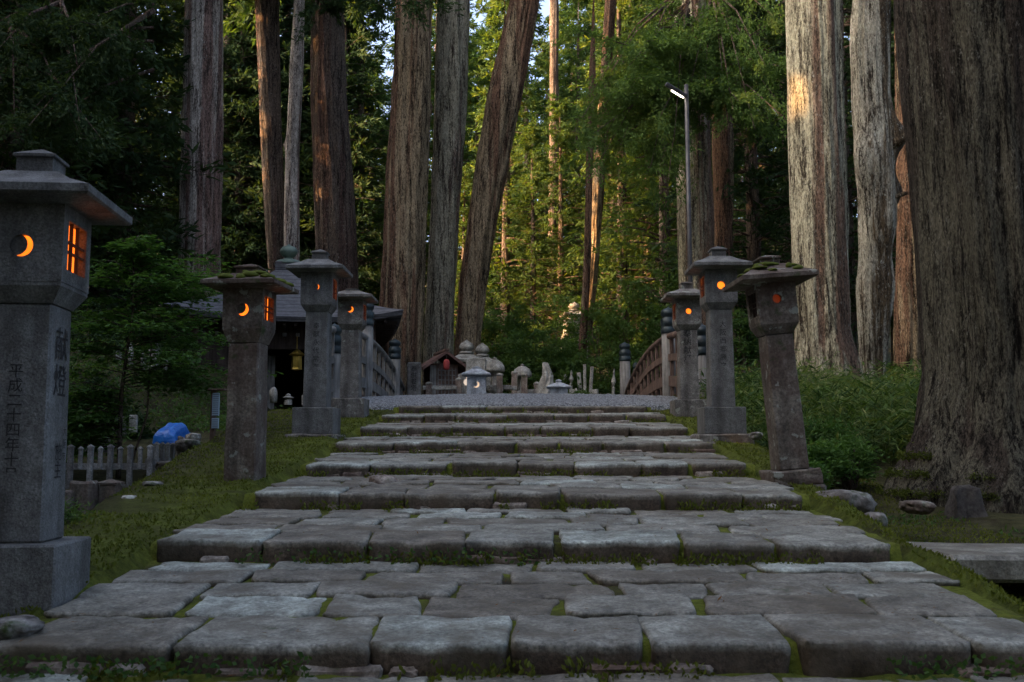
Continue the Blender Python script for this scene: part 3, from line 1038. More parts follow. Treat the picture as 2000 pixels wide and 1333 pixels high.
# walls: back and sides closed, front open between two pillars
wl = MB()
wl.box((0, 1.9, 1.2), (3.8, 0.1, 2.5)).box((-1.9, 0, 1.2), (0.1, 3.7, 2.5)).box((1.9, 0, 1.2), (0.1, 3.7, 2.5))
wl.box((-1.35, -1.9, 1.2), (1.1, 0.1, 2.5)).box((1.35, -1.9, 1.2), (1.1, 0.1, 2.5)).box((0, -1.9, 2.15), (1.6, 0.09, 0.6)).box((0, 0, 2.47), (3.7, 3.7, 0.05))
wl.build("wall", M_wood_dark, hall)
MB().box((0, 0, 0.10), (4.1, 4.1, 0.35), 0.02).build("foundation", M_rock, hall)
for px in (-1.95, -0.78, 0.78, 1.95):
    MB().lathe([(0.09, 0.28), (0.09, 2.45)], 14, (px, -1.98, 0)).build("pillar", M_wood_brown, hall, True)
mb = MB()
for i in range(6):
    mb.box((-1.36, -1.972, 0.42 + i * 0.155), (1.0, 0.03, 0.145), 0.01)
mb.build("plank_panel", M_redstone, hall)
MB().box((-0.35, -1.4, 1.1), (0.28, 0.03, 1.3), 0.01).build("hanging_banner", M_wood_grey, hall)
lw = hall.matrix_basis @ Vector((0.38, -2.12, 0))
gl = thing("hanging_lantern", "golden metal lantern hanging in the dark doorway of the temple hall", "lantern", (lw.x - 0.1, lw.y, 2.0))
MB().lathe([(0.05, -0.22), (0.13, -0.20), (0.12, -0.16), (0.115, 0.10), (0.19, 0.13), (0.06, 0.24), (0.03, 0.26)], 6).build("body", M_gold, gl)
MB().tube([(0, 0, 0.25), (0, 0, 0.55)], 0.008, 6).build("chain", M_gold, gl)
gr = at(628, 770, 20.5)


# ------------------------------------------------------------------ stupas, shrine and graves beyond the bridge
def gorinto(label, px, D, ztop_py, zbot, w_, mat=M_pale, group="five-tier stone stupas beyond the bridge"):
    p = at(px, 700, D)
    zt_ = at(px, ztop_py, D).z
    H = zt_ - zbot
    t = thing("stone_stupa", label, "stupa", (p.x, D, zbot), rad(random.uniform(-12, 12)), group)
    h = H
    MB().box((0, 0, h * 0.06 - 0.4), (w_ * 1.1, w_ * 1.1, h * 0.12 + 0.8), 0.02, cuts=2, rough=0.02).build("plinth", mat, t)
    MB().box((0, 0, h * 0.27), (w_ * 0.92, w_ * 0.92, h * 0.30), 0.02, cuts=2, rough=0.02).build("cube_stone", mat, t)
    MB().lathe([(w_ * 0.30, 0), (w_ * 0.47, h * 0.03), (w_ * 0.52, h * 0.075), (w_ * 0.46, h * 0.125), (w_ * 0.3, h * 0.15)], 22, (0, 0, h * 0.42)).build("sphere_stone", mat, t, True)
    rf = MB()
    n = 8
    z0 = h * 0.565
    for q in range(4):
        Rz = Matrix.Rotation(q * math.pi / 2, 4, 'Z')
        g = []
        for hh, ww, lift in ((0.0, 0.34, 0.0), (0.012, 0.60, 0.055), (0.05, 0.62, 0.055), (0.085, 0.42, 0.02), (0.155, 0.27, 0.0)):
            for j in range(n + 1):
                u = -1 + 2 * j / n
                g.append(Rz @ Vector((u * ww * w_, -ww * w_, z0 + h * (hh + lift * abs(u) ** 2.5))))
        rf.add(g, [(i * (n + 1) + j, i * (n + 1) + j + 1, (i + 1) * (n + 1) + j + 1, (i + 1) * (n + 1) + j) for i in range(4) for j in range(n)])
    rf.box((0, 0, z0 + h * 0.15), (w_ * 0.54, w_ * 0.54, 0.01))
    rf.build("roof_stone", mat, t)
    MB().lathe([(w_ * 0.16, 0), (w_ * 0.27, h * 0.02), (w_ * 0.27, h * 0.05), (w_ * 0.2, h * 0.062)], 18, (0, 0, h * 0.725)).build("bowl_stone", mat, t, True)
    MB().lathe([(w_ * 0.14, 0), (w_ * 0.27, h * 0.05), (w_ * 0.28, h * 0.09), (w_ * 0.22, h * 0.145), (w_ * 0.09, h * 0.185), (w_ * 0.02, h * 0.213)], 18, (0, 0, h * 0.787)).build("jewel_stone", mat, t, True)
    return t


def mushroom_lantern(label, px, D, top_py, cap_px, zbot, post_w):
    p = at(px, 700, D)
    zt_ = at(px, top_py, D).z
    H = zt_ - zbot
    R = cap_px / F * D / 2
    t = thing("stone_lantern", label, "stone lantern", (p.x, D, zbot), 0, "round-capped lanterns beyond the bridge")
    MB().box((0, 0, H * 0.2), (post_w * 0.9, post_w * 0.9, H * 0.4), 0.02, cuts=2, rough=0.02).build("post", M_pale, t)
    MB().lathe([(R * 0.5, H * 0.40), (R * 0.85, H * 0.46), (R * 0.85, H * 0.50), (R * 0.5, H * 0.52)], 6).build("platform", M_pale, t)
    MB().lathe([(R * 0.42, H * 0.52), (R * 0.40, H * 0.75)], 6).build("fire_box", M_pale, t)
    c = MB().lathe([(R * 0.4, H * 0.745), (R * 0.95, H * 0.76), (R * 1.0, H * 0.79), (R * 0.97, H * 0.84), (R * 0.75, H * 0.91), (R * 0.4, H * 0.95), (R * 0.14, H * 0.96)], 24).build("round_cap", M_pale, t, True)
    MB().lathe([(R * 0.14, H * 0.955), (R * 0.22, H * 0.975), (R * 0.16, H * 0.99), (R * 0.03, H)], 12).build("knob", M_pale, c, True)
    return t


gorinto("taller five-tier stone stupa between the little shrine and the pale lantern", 911, 27.0, 664, 1.50, 0.74)
gorinto("shorter five-tier stone stupa right behind the pale blue lantern", 942, 28.2, 670, 1.52, 0.72)
mushroom_lantern("round-capped stone lantern directly behind the pale blue lantern", 966, 26.0, 698, 41, 0.8, 0.42)
mushroom_lantern("round-capped stone lantern standing behind two rough stone posts", 1020, 26.4, 711, 38, 0.8, 0.45)

p = at(931, 745, 23.6)
t_, zp_, d_ = stone_lantern("small pale blue-grey lantern with a white crescent light in front of the stupas", (p.x, 23.6, 0.62), M_blue, (-0.5, 0.25, 0.9), 1, glow=M_glow_pale, win_glow=False, group="low lanterns beyond the bridge",
                            base_h=0, post_h=0.60, w0=0.30, w1=0.30, corb=0.11, box_w=0.44, box_h=0.42, hole=0.075, hole_z=0.21, roof_w=0.68, rise=0.13, eave=0.03, top_w=0.2, neck_w=0.2, neck_h=0.02, cap=0.04)
p = at(1091, 765, 23.0)
stone_lantern("low blue-grey lantern, only its roof and box above the gravel, beside the jagged stone", (p.x, 23.0, 0.45), M_blue, (-0.2, 0, 1.3), 1, win_glow=False, group="low lanterns beyond the bridge",
              base_h=0, post_h=0.52, w0=0.26, w1=0.26, corb=0.09, box_w=0.40, box_h=0.36, hole=0.03, hole_z=0.25, roof_w=0.56, rise=0.10, eave=0.02, top_w=0.12, neck_w=0.12, neck_h=0.04, cap=0.04)
p = at(1187, 770, 23.5)
stone_lantern("low lantern roof peeping over the gravel near the far bridge post", (p.x, 23.5, 0.2), M_mid, (-0.2, 0, 1.3), 1, win_glow=False, group="low lanterns beyond the bridge",
              base_h=0, post_h=0.55, w0=0.26, w1=0.26, corb=0.09, box_w=0.36, box_h=0.33, hole=0.03, hole_z=0.2, roof_w=0.46, rise=0.07, eave=0.02, top_w=0.12, neck_w=0.1, neck_h=0.03, cap=0.03)
# white three-lobed lit opening on the stone behind the blue lantern
p = at(928, 745, 25.0)
cl = thing("crest_stone", "stone block with a white lit three-lobed opening, half behind the pale blue lantern", "stone", (p.x + 0.02, 25.0, 0.8))
MB().box((0, 0, 0.75), (0.5, 0.4, 1.5), 0.02, cuts=2, rough=0.02).build("block", M_pale, cl)
mb = MB()
for a_ in (90, 210, 330):
    fm2 = lambda x, zz, dep: (x, -0.215 - dep, zz)
    disc(mb, (-0.15 + 0.075 * math.cos(rad(a_)), p.z - 0.8 + 0.075 * math.sin(rad(a_))), 0.085, fm2, 0.001 + a_ * 1e-5, 20)
mb.build("lit_opening", mat_glow("crest_light", (1.0, 0.85, 0.72), 0.10), cl)
# little wooden shrine
p = at(866, 760, 25.0)
sh = thing("wooden_shrine", "little wooden shrine with a gabled bark roof and lattice door", "shrine", (p.x, 25.0, 0.95), rad(18))
MB().box((0, 0.3, 0.62), (0.72, 0.75, 1.2), 0.01).build("body", M_wood_brown, sh)
MB().box((0, 0.3, 0.05), (0.85, 0.9, 0.12), 0.01).build("base", M_pale, sh)
mb = MB()
for xx in np.linspace(-0.16, 0.30, 6):
    mb.box((xx, -0.085, 0.62), (0.022, 0.02, 0.95))
for zz in np.linspace(0.2, 1.05, 8):
    mb.box((0.07, -0.088, zz), (0.48, 0.014, 0.02))
mb.build("lattice_door", M_wood_grey, sh)
MB().box((-0.29, -0.09, 0.62), (0.16, 0.03, 1.1), 0.005).build("door_board", M_wood_grey, sh)
mb = MB()
for s_ in (-1, 1):
    mb.add([(0, -0.35, 1.52), (0, 0.95, 1.52), (s_ * 0.62, 0.95, 1.10), (s_ * 0.62, -0.35, 1.10), (0, -0.35, 1.45), (0, 0.95, 1.45), (s_ * 0.60, 0.95, 1.03), (s_ * 0.60, -0.35, 1.03)],
           [(0, 1, 2, 3), (7, 6, 5, 4), (0, 3, 7, 4), (3, 2, 6, 7), (1, 5, 6, 2)])
mb.build("roof", M_wood_red, sh)
MB().box((0, 0.3, 1.54), (0.1, 1.35, 0.07), 0.01).build("ridge_beam", M_wood_brown, sh)
rl = thing("paper_lantern", "small red hanging lantern under the shrine gable", "lantern", (at(872, 712, 24.55).x, 24.55, at(872, 712, 24.55).z))
MB().lathe([(0.05, -0.14), (0.075, -0.10), (0.08, 0.06), (0.05, 0.12)], 12).build("shade", M_redpaper, rl, True)
MB().tube([(0, 0, 0.11), (0, 0, 0.24)], 0.008, 6).build("cord", M_wood_dark, rl)
# inscribed stele
p = at(809, 745, 23.5)
stl = thing("stone_stele", "upright inscribed stone stele with a rounded top at the trunk's foot", "stele", (p.x, 23.5, 0.7))
MB().box((0, 0, 0.10), (0.52, 0.36, 0.25), 0.02).build("plinth", M_mid, stl)
hs = at(809, 708, 23.5).z - 0.7
MB().box((0, 0, 0.2 + (hs - 0.2) / 2), (0.33, 0.20, hs - 0.2), 0.06, seg=3).build("slab", M_mid, stl)
text_part("lettering", "奉供養塔", 0.15, stl, face_m((0, -0.103, hs - 0.22), (1, 0, 0), (0, 0, 1)), spacing=1.0)
# jagged standing stone
p = at(1065, 770, 24.0)
mb = MB()
hj = at(1065, 711, 24.0).z - 0.7
mb.tube([(0, 0, 0), (0.02, 0, hj * 0.3), (0.0, 0, hj * 0.55), (0.03, 0, hj * 0.8), (0.04, 0, hj)], [0.36, 0.30, 0.22, 0.14, 0.05], 18)
P = np.array(mb.v)
for ax in range(3):
    P[:, ax] += (fbm(P[:, 0] * 8, P[:, 1] * 8, P[:, 2] * 5 + ax * 7, 91) - 0.5) * 0.22
mb.v = [tuple(q) for q in P]
tag(mb.build("standing_stone", M_pale, None, False, (p.x, 24.0, 0.7)), "jagged natural standing stone, pale and pointed, right of the round-capped lanterns", "stone")
# low stone fence with posts in front of the graves
fe = thing("stone_fence", "low pale stone fence with knobbed posts in front of the stupas", "fence", (0, 0, 0))
for px, py, D in ((838, 752, 24.2), (976, 735, 24.0), (1005, 731, 24.6), (1024, 735, 24.2), (1049, 752, 24.8), (896, 744, 24.3)):
    q = at(px, py, D)
    po = MB().box((q.x, D, q.z / 2 + 0.3), (0.15, 0.15, q.z - 0.5), 0.01, cuts=2, rough=0.02, seed=px).build("fence_post", M_rub, fe)
    MB().lathe([(0.085, 0), (0.095, 0.03), (0.07, 0.06), (0.01, 0.075)], 12, (q.x, D, q.z)).build("post_knob", M_pale, po, True)
for (px0, px1, py, D0, D1) in ((826, 892, 758, 24.2, 24.2), (950, 1000, 756, 24.0, 24.3), (985, 1010, 758, 24.1, 24.4), (1028, 1056, 764, 24.3, 24.7)):
    a_, b_ = at(px0, py, D0), at(px1, py + 2, D1)
    for dz in (0.0, -0.28):
        MB().box(((a_.x + b_.x) / 2, (D0 + D1) / 2, a_.z + dz), (abs(b_.x - a_.x), 0.11, 0.10), 0.01).build("fence_rail", M_pale, fe)


def grave(px, py_top, D, wpx, hpx, kind, label, group, mat=M_mid):
    p_ = at(px, py_top, D)
    zb_ = at(px, py_top + hpx, D).z
    wd, H = wpx / F * D, p_.z - zb_
    mb = MB()
    if kind == 0:
        mb.box((0, 0, H / 2), (wd, wd * 0.8, H), wd * 0.12, seg=2, cuts=2, rough=wd * 0.15, seed=int(px))
    elif kind == 1:
        mb.lathe([(wd * 0.42, 0), (wd * 0.45, H * 0.5), (wd * 0.42, H * 0.8), (wd * 0.25, H * 0.95), (wd * 0.05, H)], 14)
        P_ = np.array(mb.v)
        for ax in range(3):
            P_[:, ax] += (fbm(P_[:, 0] * 12, P_[:, 1] * 12, P_[:, 2] * 12 + ax * 7, int(px)) - 0.5) * wd * 0.25
        mb.v = [tuple(q_) for q_ in P_]
    else:
        mb.lathe([(wd * 0.35, 0), (wd * 0.35, H * 0.45), (wd * 0.15, H * 0.5), (wd * 0.5, H * 0.62), (wd * 0.5, H * 0.66), (wd * 0.2, H * 0.78), (wd * 0.24, H * 0.88), (wd * 0.05, H)], 12)
    o = mb.build("grave_marker", mat, None, kind == 1, (p_.x, D, zb_))
    o.rotation_euler = (0, rad(random.uniform(-4, 4)), rad(random.uniform(-20, 20)))
    return tag(o, label, "gravestone", group)


G1 = "small gravestones on the slope behind the maple"
for i, (px, py, w_, h_, kd) in enumerate([(151, 678, 12, 34, 1), (187, 672, 13, 32, 0), (213, 684, 16, 30, 0), (232, 685, 11, 24, 0), (257, 672, 13, 32, 1), (282, 690, 12, 24, 1), (301, 672, 18, 38, 0), (323, 698, 10, 16, 1), (250, 697, 13, 20, 1), (138, 697, 14, 14, 0), (170, 700, 12, 22, 1), (205, 702, 12, 22, 1)]):
    grave(px, py, 16.2 + 0.3 * (i % 3), w_, h_ + 14, kd, "small worn gravestone in the row on the dark slope behind the maple", G1, M_pale)
grave(238, 815, 13.6, 17, 36, 0, "flat-topped dark gravestone at the foot of the slope", None)
grave(261, 811, 13.6, 15, 34, 0, "slender pale gravestone with rounded top at the foot of the slope", None, M_pale)
grave(168, 842, 12.2, 22, 40, 2, "small roofed stone shrine behind the picket fence", None, M_mid)
grave(205, 853, 11.6, 26, 30, 1, "rounded boulder gravestone behind the picket fence", None, M_mid)
G2 = "distant stone markers beyond the bridge"
for px, py, D, w_, h_, kd in ((1142, 712, 27, 6, 66, 0), (1152, 716, 27, 6, 62, 0), (1114, 723, 28, 10, 50, 2), (1126, 758, 25, 9, 30, 1), (1162, 761, 24.5, 14, 24, 0), (1116, 761, 25, 10, 24, 0), (1196, 720, 27, 9, 70, 2), (1102, 731, 28.5, 8, 40, 1), (1134, 728, 28, 8, 50, 0)):
    grave(px, py, D, w_, h_, kd, "distant stone marker in the gloom behind the gravel, beside the far bridge railing", G2, M_pale)
gorinto("far stone stupa half hidden behind the thin dark trunk on the wooded slope", 1122, 36.0, 590, at(1122, 660, 36.0).z, 0.75, M_pale, None)
grave(1734, 735, 20.5, 10, 90, 0, "narrow blue-grey stone slab glimpsed between the mossy trunk and the next", None, M_blue)
grave(1450, 706, 19, 13, 60, 2, "small stone lantern among the bamboo grass behind the tall lantern", None, M_mid)
grave(563, 769, 20.3, 22, 22, 2, "low snow-viewing lantern on the hall's forecourt", None, M_pale)
grave(597, 772, 20.0, 12, 20, 0, "small pale stone block on the hall's forecourt", None, M_pale)
grave(535, 757, 19.5, 18, 30, 1, "rough pale stone beside the old lantern post, before the hall", None, M_pale)

# small fence, tarp, sign, stones on the lower side
pf = thing("picket_fence", "low grey stone picket fence with pointed posts below the moss bank", "fence", (0, 0, 0))
f0, f1, f2 = Vector((at(60, 900, 10.5).x, 10.5, 0)), Vector((at(293, 900, 10.5).x, 10.5, 0)), Vector((at(364, 880, 13.0).x, 13.0, 0))


def picket(q, zt_, zb_, w_):
    o = MB().box((q.x, q.y, (zt_ + zb_) / 2), (w_, w_, zt_ - zb_), 0.006).build("picket", M_wood_grey2, pf)
    MB().lathe([(w_ / 2 + 0.004, 0), (w_ / 2 + 0.004, 0.01), (0.003, 0.035)], sq=True, c=(q.x, q.y, zt_)).build("picket_cap", M_wood_grey2, o)


M_wood_grey2 = mat_stone("fence_stone", (0.24, 0.24, 0.23), (0.35, 0.35, 0.335), (0.08, 0.07, 0.06), 0.4, 0.1, 60)
n_a = 12
for i in range(n_a + 1):
    q = f0.lerp(f1, i / n_a)
    picket(q, (0.03 if i % 2 == 0 else 0.01) + 0.0, -0.46 if i % 2 == 0 else -0.2, 0.052 if i % 2 == 0 else 0.04)
for i in range(1, 8):
    q = f1.lerp(f2, i / 7)
    picket(q, 0.06, -0.35, 0.045)
for zz in (-0.17, -0.39):
    MB().box(((f0.x + f1.x) / 2, 10.53, zz), (abs(f1.x - f0.x), 0.045, 0.07), 0.005).build("fence_rail", M_wood_grey2, pf)
dv = f2 - f1
MB().box(((f1.x + f2.x) / 2 - 0.03, (f1.y + f2.y) / 2, -0.12), (0.04, dv.length, 0.07), 0.005, M=Matrix.Translation(((f1.x + f2.x) / 2, (f1.y + f2.y) / 2, 0)) @ Matrix.Rotation(math.atan2(-dv.x, dv.y), 4, 'Z') @ Matrix.Translation((-(f1.x + f2.x) / 2, -(f1.y + f2.y) / 2, 0))).build("fence_rail", M_wood_grey2, pf)

tp = at(333, 843, 13.6)
gx, gy = np.meshgrid(np.linspace(-1, 1, 30), np.linspace(-1, 1, 16))
tz = 0.10 * (1 - np.abs(gx) ** 3) * (1 - 0.6 * np.abs(gy) ** 2) + (fbm(gx * 2.5, gy * 2.2, 1.0, 51, 2) - 0.5) * 0.06
tz = tz - 0.10 * sm(0.7, 1.0, np.maximum(np.abs(gx), np.abs(gy)))
gi = np.arange(30 * 16).reshape(16, 30)
mb = MB().add(np.stack([gx * 0.19 + 0.03 * np.sin(gy * 4), gy * 0.30, tz], -1).reshape(-1, 3), np.stack([gi[:-1, :-1], gi[:-1, 1:], gi[1:, 1:], gi[1:, :-1]], -1).reshape(-1, 4).tolist())
o = mb.build("tarpaulin", M_tarp, None, True, (tp.x, 13.6, tp.z - 0.03))
o.rotation_euler = (rad(24), 0, 0)
tag(o, "crumpled bright blue tarpaulin over a heap beside the tree", "tarp")
heap = MB().box((0, 0, 0), (0.40, 0.5, 0.22), 0.05, seg=2, cuts=3, rough=0.12, seed=4).build("soil_heap", M_rub, None, True, (tp.x, 13.75, tp.z - 0.17))
tag(heap, "reddish earth heap under the blue tarpaulin", "heap")

sp_ = at(412, 890, 10.6)
sg = thing("sign_board", "wooden post with two pale blue notice plates beside the old lantern", "sign", (sp_.x, 10.6, sp_.z - 0.05), rad(-14))
zt_ = at(410, 762, 10.6).z - sp_.z + 0.05
MB().box((0, 0.02, zt_ / 2), (0.055, 0.04, zt_), 0.005).build("post", M_wood_brown, sg)
MB().box((0.06, 0.0, zt_ + 0.0), (0.20, 0.09, 0.02), 0.004).build("roof_board", M_wood_brown, sg)
for pa_, pb_ in ((768, 813), (817, 838)):
    h1, h0 = at(415, pa_, 10.6).z - sp_.z + 0.05, at(415, pb_, 10.6).z - sp_.z + 0.05
    pl = MB().box((0.045, -0.01, (h0 + h1) / 2), (0.085, 0.012, h1 - h0), 0.003).build("notice_plate", M_sign, sg)
    mb = MB()
    for i in range(int((h1 - h0) / 0.022)):
        mb.box((0.045, -0.0175, h1 - 0.02 - i * 0.022), (0.068, 0.002, 0.005))
    mb.build("lettering", M_ink, pl)


def rock(px, py, D, wpx, hpx, label, mat=M_rock, name="rock", flat=1.0, group=None, seed=0):
    p_ = at(px, py, D)
    wd, H = wpx / F * D, hpx / F * D
    bm = bmesh.new()
    bmesh.ops.create_icosphere(bm, subdivisions=4, radius=1.0)
    P_ = np.array([v.co[:] for v in bm.verts])
    n1 = fbm(P_[:, 0] * 1.4 + seed, P_[:, 1] * 1.4, P_[:, 2] * 1.4, 60 + seed, 4)
    n2 = fbm(P_[:, 0] * 5, P_[:, 1] * 5, P_[:, 2] * 5, 160 + seed, 3)
    P_ = P_ * (0.50 + 0.85 * n1 + 0.22 * n2)[:, None]
    P_[:, 2] = np.where(P_[:, 2] > 0.55, 0.55 + (P_[:, 2] - 0.55) * 0.35, P_[:, 2])
    P_ = P_ * np.array([wd / 2, wd / 2 * flat, H / 1.15])
    bm.verts.index_update()
    fs = [[v.index for v in f.verts] for f in bm.faces]
    bm.free()
    o_ = MB().add(P_, fs).build(name, mat, None, True, (p_.x, D, p_.z - H * 0.2))
    return tag(o_, label, "rock", group)


rock(383, 911, 8.6, 36, 14, "pale flat rock on the moss bank near the sign post", seed=1)
rock(330, 926, 8.0, 22, 9, "small pale stone poking out of the moss above the bank edge", seed=2)
rock(297, 944, 7.2, 36, 10, "flat grey stones along the broken edge of the moss bank", seed=3)
rock(252, 972, 6.6, 26, 10, "small white stone at the lower edge of the moss bank", M_pale, seed=4)
rock(335, 908, 8.9, 56, 18, "dark soil-stained boulder at the bank edge below the picket corner", mat=M_dark_rock, seed=5)
rock(30, 1218, 3.6, 90, 26, "flat stone beside the big lantern's plinth at the stairs' edge", seed=6)
rock(378, 853, 12.5, 30, 16, "pale rounded stone beside the blue tarpaulin", M_pale, seed=7)
rock(365, 865, 12.2, 46, 16, "flat brown stone below the blue tarpaulin", seed=8)
rock(1640, 975, 6.9, 110, 40, "mossy boulder between the stairs and the huge trunk", seed=9)
rock(1705, 1015, 6.2, 46, 34, "dark angular rock beside the stairs' edge", seed=10)
q = at(1885, 955, 7.9)
mb = MB().box((0, 0, 0.12), (0.36, 0.18, 0.34), 0.03, (0.50, 0.6), seg=2, cuts=3, rough=0.11, seed=9)
tag(mb.build("rock", M_dark_rock, None, True, (q.x, 7.9, gz(q.x, 7.9) - 0.07)), "dark wedge-shaped stone leaning on the huge trunk's foot", "rock")
rock(1790, 985, 6.9, 60, 18, "low reddish stone in front of the huge trunk", M_old, seed=12)
rock(1478, 848, 9.3, 24, 10, "flat grey stone beside the tall lantern's footing", seed=13)
rock(750, 940, 7.4, 60, 26, "rubble stone at the stair edge beside the old lantern", M_rub, seed=16)
for px, py, D, w_, h_, lb in ((165, 940, 6.9, 42, 66, "dark squat stone post behind the moss bank, taller of the pair"), (216, 946, 7.0, 36, 56, "dark stone post with a pyramid top at the bank's edge"), (128, 958, 6.8, 30, 52, "dark low stone block half behind the big lantern's post")):
    a_ = at(px, py, D)
    zb_ = at(px, py + h_ + 14, D).z
    H, wd = a_.z - zb_, w_ / F * D
    mb = MB().box((0, 0, H / 2), (wd, wd, H), 0.015, cuts=2, rough=0.025, seed=px)
    if px == 216:
        mb.lathe([(wd / 2 + 0.006, 0), (wd / 2 + 0.006, 0.012), (0.005, 0.035)], sq=True, c=(0, 0, H))
    tag(mb.build("stone_post", M_old, None, False, (a_.x, D, zb_)), lb, "stone post")

mb = MB().box((0, 0, 0), (2.4, 0.72, 0.13), 0.02, cuts=6, rough=0.03, seed=2)
a_ = at(1770, 1066, 5.3)
tag(mb.build("stone_slab", M_step, None, False, (a_.x + 1.28, 5.32, -0.575)), "large flat grey stone slab lying beside the stairs in front of the huge trunk", "stone slab")


# ------------------------------------------------------------------ trees
def trunk_mesh(name, mat, path, k=1.0, flare=0.35, seed=0, nseg=None, dz=0.16, flute=0.10, fine=0.035, knob=(), ztop_fine=15.0):
    """path: (centre, radius) pairs from the ground up. Fluted, furrowed bark as real relief."""
    zs = np.array([c.z for c, r in path])
    cxs, cys, rs = np.array([c.x for c, r in path]), np.array([c.y for c, r in path]), np.array([r for c, r in path])
    rmax = rs.max()
    nseg = nseg or int(np.clip(rmax * 260, 48, 230))
    zl = np.concatenate([np.arange(zs[0], min(zs[-1], ztop_fine), dz), np.linspace(min(zs[-1], ztop_fine), zs[-1], 16)])
    th = np.linspace(0, 2 * math.pi, nseg, endpoint=False)
    T, Zg = np.meshgrid(th, zl)
    R = np.interp(Zg, zs, rs)
    z0 = zs[0] + 0.25
    lob = 0.5 + fbm(np.cos(T) * 2.2, np.sin(T) * 2.2, Zg * 0.25, seed + 7, 2)
    R = R * (1 + flare * lob * np.exp(-np.maximum(Zg - z0, 0) / (0.9 * rmax + 0.12)))
    tw = Zg * 0.06
    c_, s_ = np.cos(T + tw), np.sin(T + tw)
    kk = 2.6
    fl = fbm(c_ * kk, s_ * kk, Zg * 0.10, seed + 1, 2) - 0.5
    fi = np.abs(fbm(c_ * R * 9, s_ * R * 9, Zg * 0.40, seed + 2, 3) - 0.5) * 3.2
    fi2 = fbm(c_ * R * 30, s_ * R * 30, Zg * 2.2, seed + 3, 2) - 0.5
    me_f = 1 - np.abs(fbm(c_ * R * 4.5, s_ * R * 4.5, Zg * 0.16, seed + 5, 2) - 0.5) * 4
    Rr = R * (1 + flute * fl * 2) + fine * (fi - 0.3) + fine * 0.5 * fi2 + fine * 0.9 * np.clip(me_f, -0.5, 1) - fine * 1.1 - 0.02 * R
    for kz, ka, kr, kh in knob:
        dd = ((Zg - kz) / (kr * 1.6)) ** 2 + ((np.angle(np.exp(1j * (T - ka)))) * R / kr) ** 2
        Rr = Rr + kh * np.exp(-dd)
    CX, CY = np.interp(Zg, zs, cxs), np.interp(Zg, zs, cys)
    Vx = np.stack([CX + Rr * np.cos(T), CY + Rr * np.sin(T), Zg], -1)
    m, n = T.shape
    gi_ = np.arange(m * n).reshape(m, n)
    nxt = np.roll(gi_, -1, axis=1)
    fq = np.stack([gi_[:-1], nxt[:-1], nxt[1:], gi_[1:]], -1).reshape(-1, 4)
    me_ = bpy.data.meshes.new(name)
    me_.from_pydata(Vx.reshape(-1, 3).tolist(), [], fq.tolist())
    me_.materials.append(mat)
    me_.polygons.foreach_set("use_smooth", np.ones(len(me_.polygons), dtype=bool))
    me_.update()
    return me_


def leaves(P, Dv, L, W, r, flat=0.0):
    """Diamond leaflets: base points P, directions Dv, lengths L, widths W."""
    n = len(P)
    up = r.normal(size=(n, 3))
    if flat:
        up = up * (1 - flat) + np.array([0, 0, 1.0]) * flat * 1.6
    sd = np.cross(Dv, up)
    sd /= np.maximum(np.linalg.norm(sd, axis=1, keepdims=True), 1e-6)
    L, W = np.broadcast_to(L, (n,))[:, None], np.broadcast_to(W, (n,))[:, None]
    return np.stack([P, P + Dv * L * 0.5 + sd * W * 0.5, P + Dv * L, P + Dv * L * 0.5 - sd * W * 0.5], 1)


def unit(v):
    return v / np.maximum(np.linalg.norm(v, axis=-1, keepdims=True), 1e-6)


def cedar_crown(seed, H=20.0, R=3.0, z0=2.0, nb=150, per=85, leafL=0.30, leafW=0.075, sprays=5, top=1.0, rmin=0.15, droop=0.25):
    """Branch sprays with drooping tips round a stem of height H; returns leaf quads and tints, and limbs."""
    r = np.random.default_rng(seed)
    Q, T = [], []
    limbs = MB()
    limbs.tube([(0, 0, z0), (0.02, 0, (z0 + H) / 2), (0, 0, H * 0.98)], [0.04, 0.03, 0.01], 5, cap=False)
    for i in range(nb):
        f = (i + r.random()) / nb
        z = z0 + (H - z0) * f
        env = (1 - f) ** 0.65 * (0.55 + 0.45 * min(1.0, f * 5 + 0.3))
        L = max(R * env * r.uniform(0.45, 1.12), 0.35)
        az = r.uniform(0, 2 * math.pi)
        ca, sa = math.cos(az), math.sin(az)
        up = r.uniform(-0.1, 0.35)
        tipdrop = droop * L * r.uniform(0.4, 1.3)

        def pt(s):
            return np.stack([ca * L * s, sa * L * s, z + up * L * s - tipdrop * s ** 2.2], -1)
        if L > 0.9:
            limbs.tube([tuple(pt(np.float64(s))) for s in (0.0, 0.35, 0.7, 1.0)], [0.02 + 0.012 * L, 0.016 + 0.006 * L, 0.012, 0.005], 4, cap=False)
        shade = r.uniform(0.15, 0.85)
        for q in range(sprays):
            s0 = rmin + (1 - rmin) * (q + r.random()) / sprays
            c0 = pt(np.float64(s0)) + r.normal(size=3) * 0.10 * L * np.array([1, 1, 0.5])
            m = max(6, int(per / sprays * (0.6 + 0.8 * s0)))
            d0 = unit(np.array([ca, sa, 0.15]) + r.normal(size=3) * 0.45)
            sl = 0.35 + 0.28 * L * 0.5
            tt = r.random(m)
            spread = r.normal(size=(m, 3)) * np.array([0.15, 0.15, 0.07]) * sl
            pp = c0 + d0 * (tt[:, None] * sl) + spread - np.array([0, 0, 1.0]) * (0.25 * tt[:, None] ** 2 * sl)
            dd = unit(d0 * 0.8 + r.normal(size=(m, 3)) * 0.42 + np.array([0, 0, -0.25]))
            Q.append(leaves(pp, dd, leafL * r.uniform(0.6, 1.3, m), leafW * r.uniform(0.7, 1.3, m), r))
            T.append(np.clip(shade + 0.25 * r.normal(size=m), 0, 1))
    return np.concatenate(Q), np.concatenate(T), limbs


